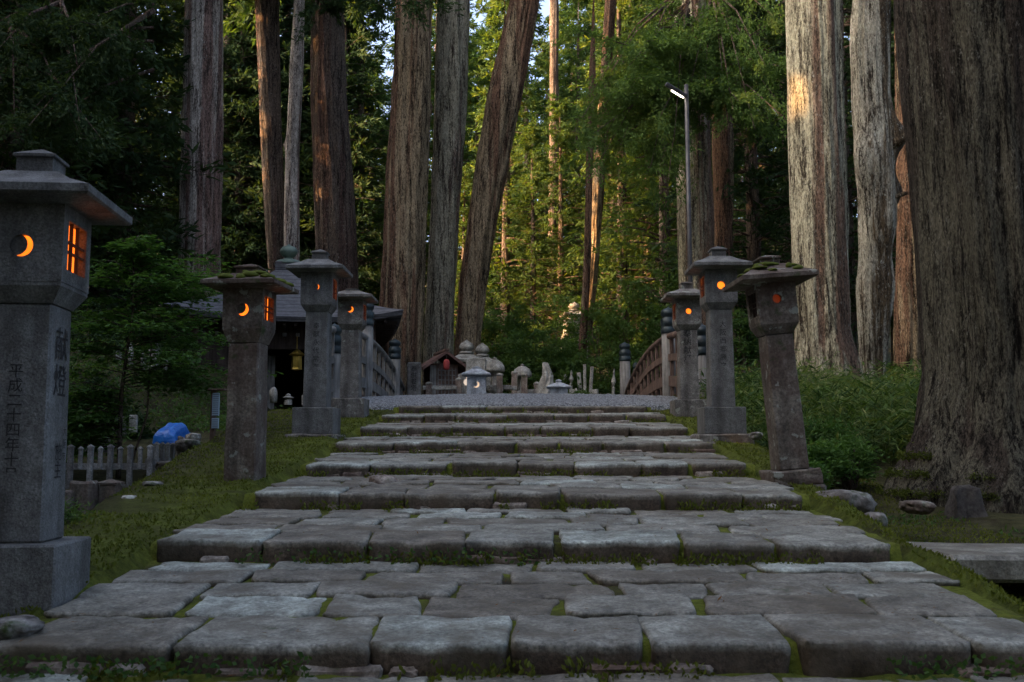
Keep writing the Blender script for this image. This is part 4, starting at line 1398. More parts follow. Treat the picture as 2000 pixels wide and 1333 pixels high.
CROWNS, BGTRUNK = [], []
for sd, (H, R, z0, nb) in enumerate(((22, 3.0, 1.6, 190), (24, 3.4, 3.5, 170), (20, 2.7, 1.0, 180), (26, 3.2, 6.5, 170), (18, 3.3, 0.8, 170))):
    Q, T, lb = cedar_crown(200 + sd, H, R, z0, nb, 80)
    CROWNS.append((quad_mesh("crown", Q, T, M_leaf_cedar), H, R))
    tm = trunk_mesh("trunk", M_bark_dark, [(Vector((0, 0, -0.6)), 0.34 - 0.02 * sd), (Vector((0.1, 0, H * 0.5)), 0.2), (Vector((0, 0.05, H * 0.97)), 0.03)], seed=300 + sd, nseg=26, dz=0.5, ztop_fine=12)
    BGTRUNK.append(tm)
    b = lb.build("limbs", M_bark_dark, None)
    lm_ = b.data
    bpy.data.objects.remove(b)
    CROWNS[-1] = CROWNS[-1] + (lm_,)
# a high crown for the giants whose trunks fill the photo
Q, T, lb = cedar_crown(260, 14, 4.2, 0.0, 130, 90, 0.34, 0.09)
HIGH = quad_mesh("crown", Q, T, M_leaf_cedar)

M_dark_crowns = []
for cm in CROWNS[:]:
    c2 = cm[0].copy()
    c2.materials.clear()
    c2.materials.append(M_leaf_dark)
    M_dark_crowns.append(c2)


def bg_tree(x, y, v, scale, label, group, rz=0.0, dark=False, z=None, bark=None, tz=1.0):
    t = thing("cedar_tree", label, "tree", (x, y, gz(x, y) if z is None else z), rz, group)
    t.scale = (scale, scale, scale * tz)
    link("trunk", BGTRUNK[v], t)
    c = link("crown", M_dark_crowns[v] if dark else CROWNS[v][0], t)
    link("foliage_limbs", CROWNS[v][3], c)
    return t


def giant(label, D, prof, mat, top=27.0, flare=0.3, seed=0, crown_z=15.0, knob=(), dDtop=0.0, fine=0.035, flute=0.10, group=None, crown=True, cs=1.0, z_base=None):
    """prof: (py, left px, right px) rows of the trunk's silhouette at distance D, top row first."""
    rows = []
    for py, a, b_ in sorted(prof, key=lambda q: -q[0]):
        c = at((a + b_) / 2, py, D)
        rows.append((c, (at(b_, py, D) - at(a, py, D)).length / 2))
    c0, r0 = rows[0]
    zg = (gz(c0.x, D) if z_base is None else z_base) - 0.35
    if c0.z > zg + 0.2:
        c1 = rows[min(1, len(rows) - 1)][0]
        sl = (c0 - c1) / max(abs(c0.z - c1.z), 0.01)
        cb = c0 + sl * min(c0.z - zg, 2.5)
        cb.z = zg
        cb.y = D
        rows.insert(0, (cb, r0 * 1.03))
    cE, rE = rows[-1]
    cP = rows[-2][0]
    sl = (cE - cP) / (cE.z - cP.z)
    for f in (0.4, 1.0):
        zz = cE.z + (top - cE.z) * f
        q = cE + sl * (zz - cE.z) * 0.6
        q.z = zz
        rows.append((q, rE * (1 - 0.75 * f)))
    base = rows[0][0].copy()
    loc = Vector((base.x, base.y, base.z))
    rows = [(c - loc, r) for c, r in rows]
    t = thing("cedar_tree", label, "tree", loc, 0, group)
    knob = [(kz - loc.z, ka, kr, kh) for kz, ka, kr, kh in knob]
    link("trunk", trunk_mesh("trunk", mat, rows, flare=flare, seed=seed, knob=knob, fine=fine, flute=flute), t)
    if crown:
        c = link("crown", HIGH, t)
        ctr = rows[-2][0]
        c.location = (ctr.x, ctr.y, crown_z - loc.z)
        c.rotation_euler = (0, 0, seed * 1.3)
        c.scale = (cs, cs, max(0.4, (top + 1 - crown_z) / 14.0))
    return t


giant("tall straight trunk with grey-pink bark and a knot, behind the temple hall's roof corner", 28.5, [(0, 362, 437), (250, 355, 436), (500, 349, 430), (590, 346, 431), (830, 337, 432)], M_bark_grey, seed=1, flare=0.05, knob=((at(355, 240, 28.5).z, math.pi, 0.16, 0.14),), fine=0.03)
giant("slim pale knotty trunk leaning beside the dark reddish one, above the hall finial", 30.0, [(0, 573, 596), (120, 565, 594), (300, 556, 586), (520, 552, 587)], M_bark_grey, seed=2, flare=0.1, fine=0.02, cs=0.6, knob=((at(575, 120, 30).z, -1.2, 0.12, 0.10), (at(560, 285, 30).z, math.pi, 0.1, 0.08)))
giant("dark reddish trunk immediately behind the slim pale trunk", 31.5, [(0, 498, 545), (250, 508, 550), (530, 522, 562)], M_bark_dark, seed=3, fine=0.03)
giant("broad very dark trunk between the slim pale trunk and the red giant", 32.0, [(0, 607, 672), (180, 608, 676), (350, 612, 690), (530, 618, 700)], M_bark_dark, seed=4)
giant("giant reddish-brown trunk, first of the three standing close together behind the bridge", 27.5, [(0, 775, 846), (200, 764, 845), (400, 750, 838), (560, 742, 832), (720, 736, 822)], M_bark_red, seed=5, flare=0.12, fine=0.05, flute=0.13, cs=0.72, crown_z=17.5, knob=((at(840, 215, 27.5).z, -0.2, 0.12, 0.12),))
giant("middle trunk of the three behind the bridge, brown with pale grey-green ridges", 28.6, [(0, 852, 917), (200, 848, 912), (450, 838, 897), (620, 828, 888), (740, 822, 884)], M_bark_mid, seed=6, flare=0.1, fine=0.05, cs=0.72, crown_z=17.5)
giant("leaning reddish trunk, third of the three behind the bridge", 29.5, [(0, 996, 1056), (190, 950, 1020), (400, 918, 978), (560, 895, 950), (720, 884, 936)], M_bark_red, seed=7, flare=0.12, fine=0.045, cs=0.72, crown_z=17.5)
giant("far pale straight trunk with sunlit patches, between the leaning trunk and the lamp", 48.0, [(0, 1073, 1092), (300, 1072, 1092), (480, 1070, 1090), (600, 1068, 1090)], M_bark_dark, seed=8, crown=False, top=30, flare=0.1)
giant("far reddish trunk glowing orange in the sun, behind the thin dark trunk", 36.5, [(0, 1180, 1205), (300, 1160, 1186), (470, 1148, 1172), (560, 1140, 1165), (640, 1132, 1158)], M_bark_red, seed=9, crown=False, top=26, flare=0.1)
giant("thin dark crooked trunk in front of the orange-lit one", 31.0, [(150, 1150, 1164), (330, 1144, 1158), (500, 1140, 1156), (640, 1132, 1148), (740, 1126, 1146)], M_bark_red, seed=10, crown=False, top=15, flare=0.1, fine=0.015)
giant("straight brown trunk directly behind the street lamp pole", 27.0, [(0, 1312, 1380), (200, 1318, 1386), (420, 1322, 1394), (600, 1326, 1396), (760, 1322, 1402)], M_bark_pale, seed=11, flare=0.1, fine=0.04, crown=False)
giant("narrower reddish trunk close beside the one behind the street lamp", 28.5, [(0, 1384, 1424), (270, 1390, 1434), (480, 1393, 1432), (740, 1388, 1440)], M_bark_red, seed=12, flare=0.1, fine=0.035, crown=False)
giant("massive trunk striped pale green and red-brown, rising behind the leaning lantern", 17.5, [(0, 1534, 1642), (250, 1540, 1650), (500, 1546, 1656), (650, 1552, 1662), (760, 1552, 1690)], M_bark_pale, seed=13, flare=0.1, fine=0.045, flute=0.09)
tg = giant("gnarled grey trunk patched with brown moss and a knobbed branch stub", 18.6, [(0, 1667, 1742), (90, 1662, 1741), (190, 1664, 1743), (260, 1668, 1752), (300, 1670, 1748), (370, 1678, 1752), (430, 1676, 1746), (500, 1677, 1742), (560, 1672, 1748), (640, 1674, 1738), (720, 1676, 1732), (800, 1672, 1730)], M_bark_moss, seed=14, flare=0.05, fine=0.05, flute=0.14, knob=((at(1755, 272, 18.6).z, -0.1, 0.22, 0.26), (at(1760, 378, 18.6).z, -0.1, 0.14, 0.16), (at(1680, 330, 18.6).z, -2.2, 0.35, 0.16), (at(1720, 440, 18.6).z, -1.3, 0.3, 0.12)))
for a_, b_, c_ in (((1738, 285), (1768, 268), (1781, 252)), ((1742, 388), (1762, 380), (1772, 377))):
    pts = [at(*q, 18.4) - tg.location for q in (a_, b_, c_)]
    MB().tube([tuple(q) for q in pts], [0.13, 0.085, 0.045] if a_[1] < 300 else [0.07, 0.045, 0.03], 10).build("branch_stub", M_bark_moss, tg, True)
giant("brown trunk in the gap between the gnarled trunk and the huge one", 22.0, [(0, 1748, 1812), (400, 1750, 1806), (800, 1744, 1806)], M_bark_red, seed=15, flare=0.05)
giant("huge dark furrowed trunk with mossy flared roots, filling the picture's edge", 9.0, [(0, 1752, 2130), (250, 1772, 2130), (600, 1800, 2140), (720, 1808, 2150), (830, 1790, 2165), (900, 1760, 2180), (975, 1722, 2200)], M_bark_huge, seed=16, flare=0.03, fine=0.055, flute=0.07, z_base=-0.5, crown_z=14.0)

huge = [o for o in bpy.data.objects if o.get("label", "").startswith("huge dark")][0]
tm_ = [c for c in huge.children if c.name.startswith("trunk")][0].data
co = np.empty(len(tm_.vertices) * 3, dtype=np.float32)
tm_.vertices.foreach_get("co", co)
co = co.reshape(-1, 3)
r = np.random.default_rng(58)
sel = co[(co[:, 2] < 1.25) & (co[:, 1] < 0.5) & (co[:, 0] < 0.3)]
pk = sel[r.integers(0, len(sel), 26000)] + r.normal(size=(26000, 3)) * 0.02
wgt = fbm(pk[:, 0] * 3.5, pk[:, 1] * 3.5, pk[:, 2] * 2.5, 59) + 0.18 - 0.24 * pk[:, 2] - 0.20 * np.clip(pk[:, 0] + 0.75, 0, 1)
pk = pk[wgt > 0.52]
m = len(pk)
outw = unit(pk * np.array([1, 1, 0]) + r.normal(size=(m, 3)) * 0.4 + np.array([0, 0, 0.3]))
link("root_moss_foliage", quad_mesh("root_moss_foliage", leaves(pk, outw, r.uniform(0.012, 0.032, m), 0.013, r), np.clip(0.3 + 0.3 * r.normal(size=m), 0, 1), M_moss_leaf), huge)

GB = "cedars deep in the forest"
bgs = [
    # x px, D, variant, scale, dark
    (-60, 24, 0, 1.0, 1), (0, 22, 2, 1.1, 1), (75, 25, 0, 1.15, 1), (150, 26, 4, 1.1, 1), (215, 22, 2, 1.0, 1), (-110, 21, 4, 1.1, 1), (-130, 26, 0, 1.2, 1), (40, 27, 4, 1.05, 1), (110, 23, 2, 1.0, 1), (190, 30, 0, 1.0, 1), (255, 25, 4, 1.0, 1), (320, 33, 2, 1.1, 1), (455, 34, 0, 1.0, 1), (480, 39, 4, 1.1, 1), (590, 38, 2, 1.0, 1), (400, 42, 1, 1.1, 1), (650, 41, 4, 1.0, 1), (20, 36, 1, 1.1, 1), (250, 38, 1, 1.1, 1), (130, 40, 0, 1.1, 1),
    (700, 44, 0, 1.0, 0), (745, 52, 2, 0.62, 0), (690, 60, 4, 1.1, 0), (800, 50, 4, 1.0, 0), (880, 46, 0, 0.95, 0), (930, 54, 4, 0.95, 0), (985, 43, 2, 0.9, 0), (1030, 50, 0, 0.92, 0), (1070, 58, 4, 1.0, 0), (1095, 46, 4, 0.72, 0), (1040, 41, 4, 0.6, 0), (1270, 41, 4, 0.8, 0), (905, 40, 4, 0.5, 0), (1120, 64, 2, 1.15, 0), (1200, 50, 4, 0.9, 0), (1135, 53, 2, 1.0, 0), (1190, 60, 0, 1.05, 0), (1215, 39, 2, 0.95, 0), (1250, 47, 0, 0.95, 0), (1290, 55, 4, 1.15, 0), (1300, 36, 4, 0.95, 0), (1360, 44, 1, 1.05, 0),
    (1430, 38, 0, 1.0, 0), (1480, 30, 4, 1.0, 1), (1500, 46, 1, 1.1, 0), (1550, 36, 2, 1.1, 1), (1620, 42, 0, 1.1, 1), (1660, 30, 4, 1.05, 1), (1760, 36, 0, 1.1, 1), (1850, 30, 4, 1.1, 1), (1950, 38, 0, 1.1, 1), (2060, 26, 2, 1.1, 1), (1560, 55, 1, 1.2, 0), (850, 64, 1, 1.15, 0), (960, 68, 0, 1.2, 0), (1240, 68, 1, 1.2, 0), (1400, 62, 1, 1.2, 0), (550, 55, 1, 1.2, 1), (1000, 62, 2, 0.9, 0),
    (640, 74, 0, 1.3, 0), (720, 78, 4, 1.1, 0), (800, 74, 1, 1.25, 0), (880, 80, 0, 1.3, 0), (940, 76, 4, 1.2, 0), (1010, 82, 0, 1.25, 0), (1090, 76, 4, 1.3, 0), (1160, 80, 0, 1.35, 0), (1230, 75, 4, 1.4, 0), (1310, 80, 0, 1.4, 0), (1390, 75, 4, 1.4, 0), (1470, 78, 0, 1.4, 0), (1610, 70, 0, 1.4, 1), (1700, 66, 4, 1.4, 1), (480, 66, 0, 1.3, 1), (580, 70, 4, 1.3, 1),
    (-150, 44, 0, 1.2, 1), (-100, 48, 4, 1.3, 1), (-50, 43, 2, 1.3, 1), (0, 47, 0, 1.2, 1), (50, 44, 4, 1.3, 1), (95, 50, 1, 1.3, 1), (140, 44, 0, 1.15, 1), (185, 48, 4, 1.3, 1), (225, 43.5, 2, 1.3, 1), (285, 55, 0, 1.2, 1), (340, 52, 4, 1.3, 1), (385, 58, 0, 1.3, 1), (430, 50, 2, 1.35, 1), (470, 54, 4, 1.3, 1), (120, 58, 0, 1.4, 1), (30, 60, 4, 1.5, 1), (-60, 58, 0, 1.5, 1), (210, 62, 1, 1.4, 1), (520, 47, 4, 1.2, 1), (570, 45, 0, 1.1, 1), (620, 49, 2, 1.3, 1), (660, 47, 4, 1.15, 1),
]
def p_sun(x, y):
    return -0.34 * x + 0.94 * y


for i, (px, D, v, s_, dk) in enumerate(bgs):
    q = at(px, 700, D)
    if px < 225 and D < 31:
        s_ *= 0.85
        if px > 290 - 2.7 * s_ * F / min(D, 26):
            continue
        q = at(px, 700, min(D, 26))
        D = q.y
    elif 290 < px < 480:
        D = 46.0 + (i % 3) * 2
        q = at(px, 700, D)
    elif 225 < px <= 290:
        continue
    elif q.x < -2.5 and 32.5 < p_sun(q.x, q.y) < 47:        # the lane the low sun comes in by
        D = D * (28.5 + (i % 3) * 0.9) / p_sun(q.x, q.y) if px < 250 and i % 2 else D * (47.5 + i % 4) / p_sun(q.x, q.y)
        q = at(px, 700, D)
    if px < 700:
        lab = "dark cedar in the unlit wood behind the temple hall and maple"
    elif px < 1320:
        lab = "leafy green cedar in the sunlit wood beyond the three close trunks"
    else:
        lab = "dim cedar in the wood behind the double trunk and striped trunk"
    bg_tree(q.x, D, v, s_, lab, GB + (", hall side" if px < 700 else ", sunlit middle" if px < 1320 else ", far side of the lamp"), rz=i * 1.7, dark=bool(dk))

# trees added outside the frame to block light; they also close the forest
random.seed(5)
for i, (x, y) in enumerate([(-7, 0), (-9.5, 5), (-11, -3), (-8, -7), (-13, 9), (-14, 2), (-15, -8), (-20, 11), (-4.5, -11), (-19, 6), (-20, -3), (-11, -13), (-6, -17), (11, 13), (7, -12), (15, 0), (2, -19), (-17, -16)]):
    bg_tree(x, y, (0, 4, 2, 1)[i % 4], random.uniform(0.9, 1.15), "dense cedar of the wood around the lower end of the path", "cedars around the lower path", rz=i * 2.1, dark=True)

n_row = 0
for row in range(4):  # rows added across the sun's path to keep the stairs in shade
    for j in range(22):
        pp_ = -14 + j * 2.1 + (row % 2) * 1.0
        dd_ = 21 + row * 6 + random.uniform(-1.5, 1.5)
        x, y = -0.94 * dd_ - 0.34 * pp_, -0.34 * dd_ + 0.94 * pp_
        n_row += 1
        if pp_ < 32.6:
            bg_tree(x, y, (0, 4, 2)[n_row % 3], random.uniform(1.0, 1.2), "dense cedar of the wood around the lower end of the path", "cedars around the lower path", rz=n_row * 2.1, dark=True)
for x, y in ((-12, 20.5), (-14, 23)):  # added high crowns, out of view, that darken the hall side from above
    n_row += 1
    bg_tree(x, y, 3, 1.55, "towering cedar of the dark wood on the hall side, its crown above the picture", "cedars around the lower path", rz=n_row * 1.7, dark=True)
for pp_, dd_, tz_ in ((35.2, 34, 1.0), (38.6, 30, 0.72), (41.6, 36, 1.0), (44.6, 31, 0.8), (47.5, 33, 1), (50, 30, 1), (52.5, 34, 1), (55, 31, 1), (57.5, 34, 1), (60, 30, 1), (63, 33, 1), (36.8, 44, 0.8), (43.2, 46, 0.9), (40.2, 54, 1.0), (46.2, 52, 1.0), (37.4, 56, 1.0), (36.3, 25, 0.7), (34.4, 45, 1.0), (39.4, 48, 1.0), (42.4, 27, 0.75), (45.4, 41, 1.0), (41.0, 62, 1.1), (40.2, 24, 0.75), (43.8, 26, 0.7)):  # unseen crowns added in the sun lane to leave only dapples
    n_row += 1
    bg_tree(-0.94 * dd_ - 0.34 * pp_, -0.34 * dd_ + 0.94 * pp_, (2, 0, 4)[n_row % 3] if pp_ > 47 else 2, 1.1, "dense cedar of the wood around the lower end of the path", "cedars around the lower path", rz=n_row * 2.1, dark=True, tz=tz_)
for x, y in ((9, -10), (13, -4), (18, 4), (14, 17), (18, 12), (22, 20), (12, -16), (6, -16), (-2, -15), (2, -13), (20, -8), (24, 8), (-2.5, -6), (2.5, -7), (0, -9), (5, -10), (-5, -9.5), (17, 25), (5, -22), (-3, -22), (10, -22), (26, 16)):  # unseen trees added to cut light from behind and from the side
    n_row += 1
    bg_tree(x, y, (0, 4, 2)[n_row % 3], random.uniform(0.9, 1.15), "dense cedar of the wood around the lower end of the path", "cedars around the lower path", rz=n_row * 2.1, dark=True)

# ------------------------------------------------------------------ foliage that hangs in front of the trunks
def boughs(label, name, spec, mat, leafL, leafW, seed, per=60, group=None, cat="tree branch", brown=0.0, parent=None):
    """spec: list of (start, end, n sprays): long branches that carry feathery sprays."""
    r = np.random.default_rng(seed)
    Q, T, B = [], [], []
    lb = MB()
    for a_, b_, ns in spec:
        a_, b_ = np.array(a_), np.array(b_)
        L = np.linalg.norm(b_ - a_)
        mid = (a_ + b_) / 2 + np.array([0, 0, 0.08 * L])
        lb.tube([tuple(a_), tuple(mid), tuple(b_)], [0.02 + 0.008 * L, 0.02, 0.006], 5, cap=False)
        for q in range(ns):
            s0 = 0.15 + 0.85 * (q + r.random()) / ns
            c0 = (1 - s0) ** 2 * a_ + 2 * s0 * (1 - s0) * mid + s0 ** 2 * b_
            d0 = unit((b_ - a_) / L * 0.6 + r.normal(size=3) * np.array([0.6, 0.6, 0.28]) - np.array([0, 0, 0.15]))
            sl = r.uniform(0.5, 1.0) * (0.45 + 0.1 * L)
            tt = r.random(per)
            pp = c0 + d0 * tt[:, None] * sl + r.normal(size=(per, 3)) * 0.11 * sl - np.array([0, 0, 0.22]) * sl * tt[:, None] ** 2
            dd = unit(d0 * 0.8 + r.normal(size=(per, 3)) * 0.5 + np.array([0, 0, -0.2]))
            Q.append(leaves(pp, dd, leafL * r.uniform(0.6, 1.3, per), leafW * r.uniform(0.7, 1.3, per), r))
            T.append(np.clip(r.uniform(0.2, 0.8) + 0.2 * r.normal(size=per), 0, 1))
    t = thing(name, label, cat, (0, 0, 0), 0, group)
    link("foliage", quad_mesh("foliage", np.concatenate(Q), np.concatenate(T), mat), t)
    lb.build("branch", M_bark_dark, t)
    return t


r_ = random.Random(3)
spec = []
for k_ in range(46):
    px0, py0 = r_.uniform(1120, 1330), r_.uniform(40, 300)
    a_ = at(1345, r_.uniform(-40, 220), 25.5)
    spec.append((tuple(a_), tuple(at(px0, py0 + r_.uniform(0, 60), r_.uniform(21.5, 25.5))), 9))
for k_ in range(36):
    px0, py0 = r_.uniform(1330, 1560), r_.uniform(30, 290)
    a_ = at(1390, r_.uniform(-40, 200), 26.0)
    spec.append((tuple(a_), tuple(at(px0, py0, r_.uniform(22, 26))), 8))
boughs("green feathery boughs spreading from the trunks behind the street lamp", "cedar_bough", spec, M_leaf_bough, 0.125, 0.034, 71, per=120)
spec = []
for k_ in range(26):
    a_ = at(r_.choice((300, 120, 20)), r_.uniform(-60, 200), 20)
    spec.append((tuple(a_), tuple(at(r_.uniform(-60, 215), r_.uniform(20, 330), r_.uniform(17, 21))), 8))
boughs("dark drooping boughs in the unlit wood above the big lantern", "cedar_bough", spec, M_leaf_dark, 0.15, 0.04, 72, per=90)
spec = []
for k_ in range(8):
    a_ = at(r_.choice((520, 640, 860)), r_.uniform(-120, 20), 28)
    spec.append((tuple(a_), tuple(at(r_.uniform(440, 1000), r_.uniform(-60, 70), r_.uniform(24, 30))), 8))
boughs("shadowy boughs hanging across the top of the three close trunks", "cedar_bough", spec, M_leaf_dark, 0.15, 0.045, 73, per=90)

# ------------------------------------------------------------------ maple sapling on the hall side
r = np.random.default_rng(81)
mp = at(235, 850, 11.0)
mt = thing("maple_sapling", "young maple with layered fine green leaves in front of the dark slope", "tree", (0, 0, 0))
st = MB()
base = np.array([mp.x, 11.0, gz(mp.x, 11.0)])
topp = np.array(at(262, 470, 11.2))
Q, T = [], []
pts = [base, base + (topp - base) * 0.35 + np.array([-0.03, 0, 0]), base + (topp - base) * 0.7 + np.array([0.04, 0, 0]), topp]
st.tube([tuple(q) for q in pts], [0.028, 0.022, 0.014, 0.004], 7)
st.tube([tuple(base + np.array([0.05, 0.1, 0])), tuple(base + np.array([0.25, 0.1, 0.7])), tuple(np.array(at(300, 590, 11.0)))], [0.016, 0.012, 0.005], 6)
for k_ in range(92):
    f = 0.12 + 0.88 * (k_ + r.random()) / 92
    pz = base + (topp - base) * f
    side = 1 if r.random() < 0.62 and f > 0.36 else -1
    L = (0.22 + 0.85 * (1 - f) ** 0.5 + (0.55 if 0.25 < f < 0.85 and side > 0 else 0)) * r.uniform(0.55, 1.0)
    az = (0 if side > 0 else math.pi) + r.normal() * 0.7
    dv_ = np.array([math.cos(az), math.sin(az) * 0.8, 0.30 * (f - 0.3)])
    tip = pz + dv_ * L
    midp = pz + dv_ * L * 0.5 + np.array([0, 0, 0.07])
    st.tube([tuple(pz), tuple(midp), tuple(tip)], [0.007, 0.005, 0.002], 4, cap=False)
    n_l = int(110 * L + 40)
    s0 = r.random(n_l) ** 0.8
    s0 = 0.15 + 0.9 * s0
    cp = (1 - s0)[:, None] ** 2 * pz + 2 * (s0 * (1 - s0))[:, None] * midp + s0[:, None] ** 2 * tip
    lat = r.normal(size=(n_l, 3)) * np.array([0.10, 0.12, 0.025]) * (0.5 + L * 0.6)
    cp = cp + lat
    cp[:, 2] -= 0.25 * (lat[:, 0] ** 2 + lat[:, 1] ** 2) ** 0.5
    dd = unit(dv_ * 0.6 + r.normal(size=(n_l, 3)) * np.array([0.7, 0.7, 0.2]) + np.array([0, 0, -0.25]))
    # each maple leaf: three pointed lobes
    for ang in (-0.75, 0.0, 0.75):
        ca, sa = math.cos(ang), math.sin(ang)
        d2 = np.stack([dd[:, 0] * ca - dd[:, 1] * sa, dd[:, 0] * sa + dd[:, 1] * ca, dd[:, 2]], -1)
        Q.append(leaves(cp, d2, 0.060 * r.uniform(0.7, 1.2, n_l), 0.024, r, 0.75))
        T.append(np.clip(r.uniform(0.25, 0.75) + 0.2 * r.normal(size=n_l), 0, 1))
link("crown", quad_mesh("crown", np.concatenate(Q), np.concatenate(T), M_leaf_maple), mt)
st.build("trunk", M_bark_dark, mt, True)


# ------------------------------------------------------------------ shrubs
def shrub(label, px, py_top, py_bot, D, wpx, seed, mat=M_leaf_bush, leaf=0.10, n=5200, group=None, depth=0.8, blades=False, name="shrub", cat="shrub"):
    r = np.random.default_rng(seed)
    c = at(px, py_bot, D)
    wd = wpx / F * D
    H = at(px, py_top, D).z - c.z
    nc = max(14, int(n / 70))
    u = r.normal(size=(nc, 3))
    u = unit(u) * r.uniform(0.35, 1.0, (nc, 1)) ** 0.5
    u[:, 2] = np.abs(u[:, 2])
    cc = u * np.array([wd / 2, wd / 2 * depth, H * 0.92])
    Q, T = [], []
    for q in range(nc):
        m = int(n / nc)
        out = unit(u[q] + np.array([0, 0, 0.2]))
        pp = cc[q] + r.normal(size=(m, 3)) * np.array([0.13, 0.13, 0.07]) * (0.35 + 0.35 * wd)
        dd = unit(out * 0.5 + r.normal(size=(m, 3)) * np.array([0.8, 0.8, 0.4]) + np.array([0, 0, -0.15]))
        Q.append(leaves(pp, dd, leaf * r.uniform(0.6, 1.3, m), leaf * (0.14 if blades else 0.42) * r.uniform(0.7, 1.2, m), r, 0.5))
        T.append(np.clip(r.uniform(0.1, 0.9) + 0.2 * r.normal(size=m), 0, 1))
    t = thing(name, label, cat, (c.x, D, c.z), 0, group)
    link("foliage", quad_mesh("foliage", np.concatenate(Q), np.concatenate(T), mat), t)
    sb = MB()
    for q in range(0, nc, 3):
        sb.tube([(0.1 * cc[q][0], 0.1 * cc[q][1], -0.25), tuple(cc[q] * np.array([0.6, 0.6, 0.5])), tuple(cc[q])], [0.02, 0.012, 0.004], 4, cap=False)
    sb.build("stem", M_bark_dark, t)
    return t


GS = "evergreen shrubs on the slope beyond the bridge"
for i, (px, pt_, pb_, D, w_) in enumerate([(985, 570, 690, 32, 130), (1045, 600, 720, 31, 130), (1010, 640, 740, 30, 150), (1095, 640, 760, 30, 120), (1180, 560, 760, 31, 160), (1250, 520, 720, 30, 150), (1300, 600, 760, 29, 120), (1130, 690, 770, 28.5, 110), (1220, 650, 780, 28, 120), (1080, 560, 700, 35, 140), (960, 690, 760, 30.5, 90), (1320, 480, 640, 32, 110)]):
    shrub("leafy evergreen shrub on the dim slope between the leaning trunk and the bridge railing", px, pt_, pb_ + 40, D, w_, 400 + i, n=4200, leaf=0.14, group=GS)
shrub("low clipped green bush at the gravel's far edge", 1135, 760, 785, 24.5, 46, 430, n=1500, leaf=0.06)
shrub("bright green bush behind the two far lanterns' posts", 1448, 590, 700, 16.5, 60, 431, n=3500, leaf=0.07)
GL = "shadowed bushes on the slope behind the maple"
for i, (px, pt_, pb_, D, w_) in enumerate([(150, 560, 690, 18, 150), (250, 600, 700, 18.5, 140), (180, 720, 850, 14.5, 170), (90, 650, 850, 15, 140), (60, 480, 640, 20, 180), (200, 640, 720, 17.5, 120), (300, 640, 720, 17.8, 120), (120, 760, 880, 12.6, 120), (240, 800, 860, 14.0, 90), (160, 600, 760, 16.5, 130), (330, 600, 680, 18.5, 90)]):
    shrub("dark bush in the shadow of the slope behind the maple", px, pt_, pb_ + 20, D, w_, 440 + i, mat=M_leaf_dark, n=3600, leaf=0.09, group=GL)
shrub("small leafy plants at the foot of the sign post", 440, 868, 900, 10.2, 80, 450, n=1400, leaf=0.04)
shrub("fern tuft at the bank edge beside the big lantern", 130, 985, 1030, 5.9, 40, 451, n=500, leaf=0.06, blades=True)
for i, (px, pt_, pb_, D, w_) in enumerate([(1600, 850, 935, 9.0, 90), (1660, 845, 930, 9.2, 90), (1620, 800, 900, 10.2, 110), (1580, 900, 950, 8.4, 50)]):
    shrub("small-leaved bright green bush between the leaning lantern and the huge trunk", px, pt_, pb_, D, w_, 470 + i, mat=M_leaf_maple, n=2600, leaf=0.045, group="bushes in front of the bamboo grass")
shrub("dark shrub in the gap between the gnarled trunk and the huge one", 1760, 690, 800, 19.5, 70, 452, n=1600, leaf=0.08)

# bamboo grass: too many blades to count
r = np.random.default_rng(91)
n = 6500
bx, by = r.uniform(2.6, 7.2, n), r.uniform(8.6, 16.5, n)
keep = ((bx - 4.37) ** 2 + (by - 9.0) ** 2 > 2.5) & (bx < 1.4 + by * 0.42) & (bx > 2.45 + 0.25 * r.random(n) + np.where(by < 9.5, 0.35, 0))
bx, by = bx[keep], by[keep]
n = len(bx)
bz = ground_h(bx, by)
Q, T = [], []
hgt = r.uniform(0.08, 0.70, n) ** 1.15 * np.clip(0.5 + 0.12 * (by - 8), 0.5, 1.25) * (0.5 + fbm(bx * 0.9, by * 0.9, 0.0, 92))
for q in range(5):
    az = r.uniform(0, 2 * math.pi, n)
    d = unit(np.stack([np.cos(az), np.sin(az), r.uniform(-0.1, 0.9, n)], -1))
    P0 = np.stack([bx + r.normal(size=n) * 0.06, by + r.normal(size=n) * 0.06, bz + hgt * r.uniform(0.5, 1.0, n)], -1)
    L = r.uniform(0.08, 0.27, n)
    Q.append(leaves(P0, d, L, 0.016 + 0.018 * r.random(n), r, 0.6))
    d2 = unit(d + np.array([0, 0, -0.7]))
    Q.append(leaves(P0 + d * L[:, None] * 0.8, d2, L * 0.7, 0.014, r, 0.6))
    tt = np.clip(fbm(bx * 2.2, by * 2.2, q * 3.0, 94) * 1.6 - 0.35 + 0.28 * r.normal(size=n), 0, 1)
    T += [tt, tt]
P0 = np.stack([bx, by, bz - 0.02], -1)
Q.append(leaves(P0, unit(np.stack([r.normal(size=n) * 0.15, r.normal(size=n) * 0.15, np.ones(n)], -1)), hgt, 0.008, r))
T.append(np.full(n, 0.9))
o = link("bamboo_grass", quad_mesh("bamboo_grass", np.concatenate(Q), np.concatenate(T), M_leaf_sasa))
tag(o, "thick bamboo grass covering the bank beside the leaning lantern", "grass", kind="stuff")

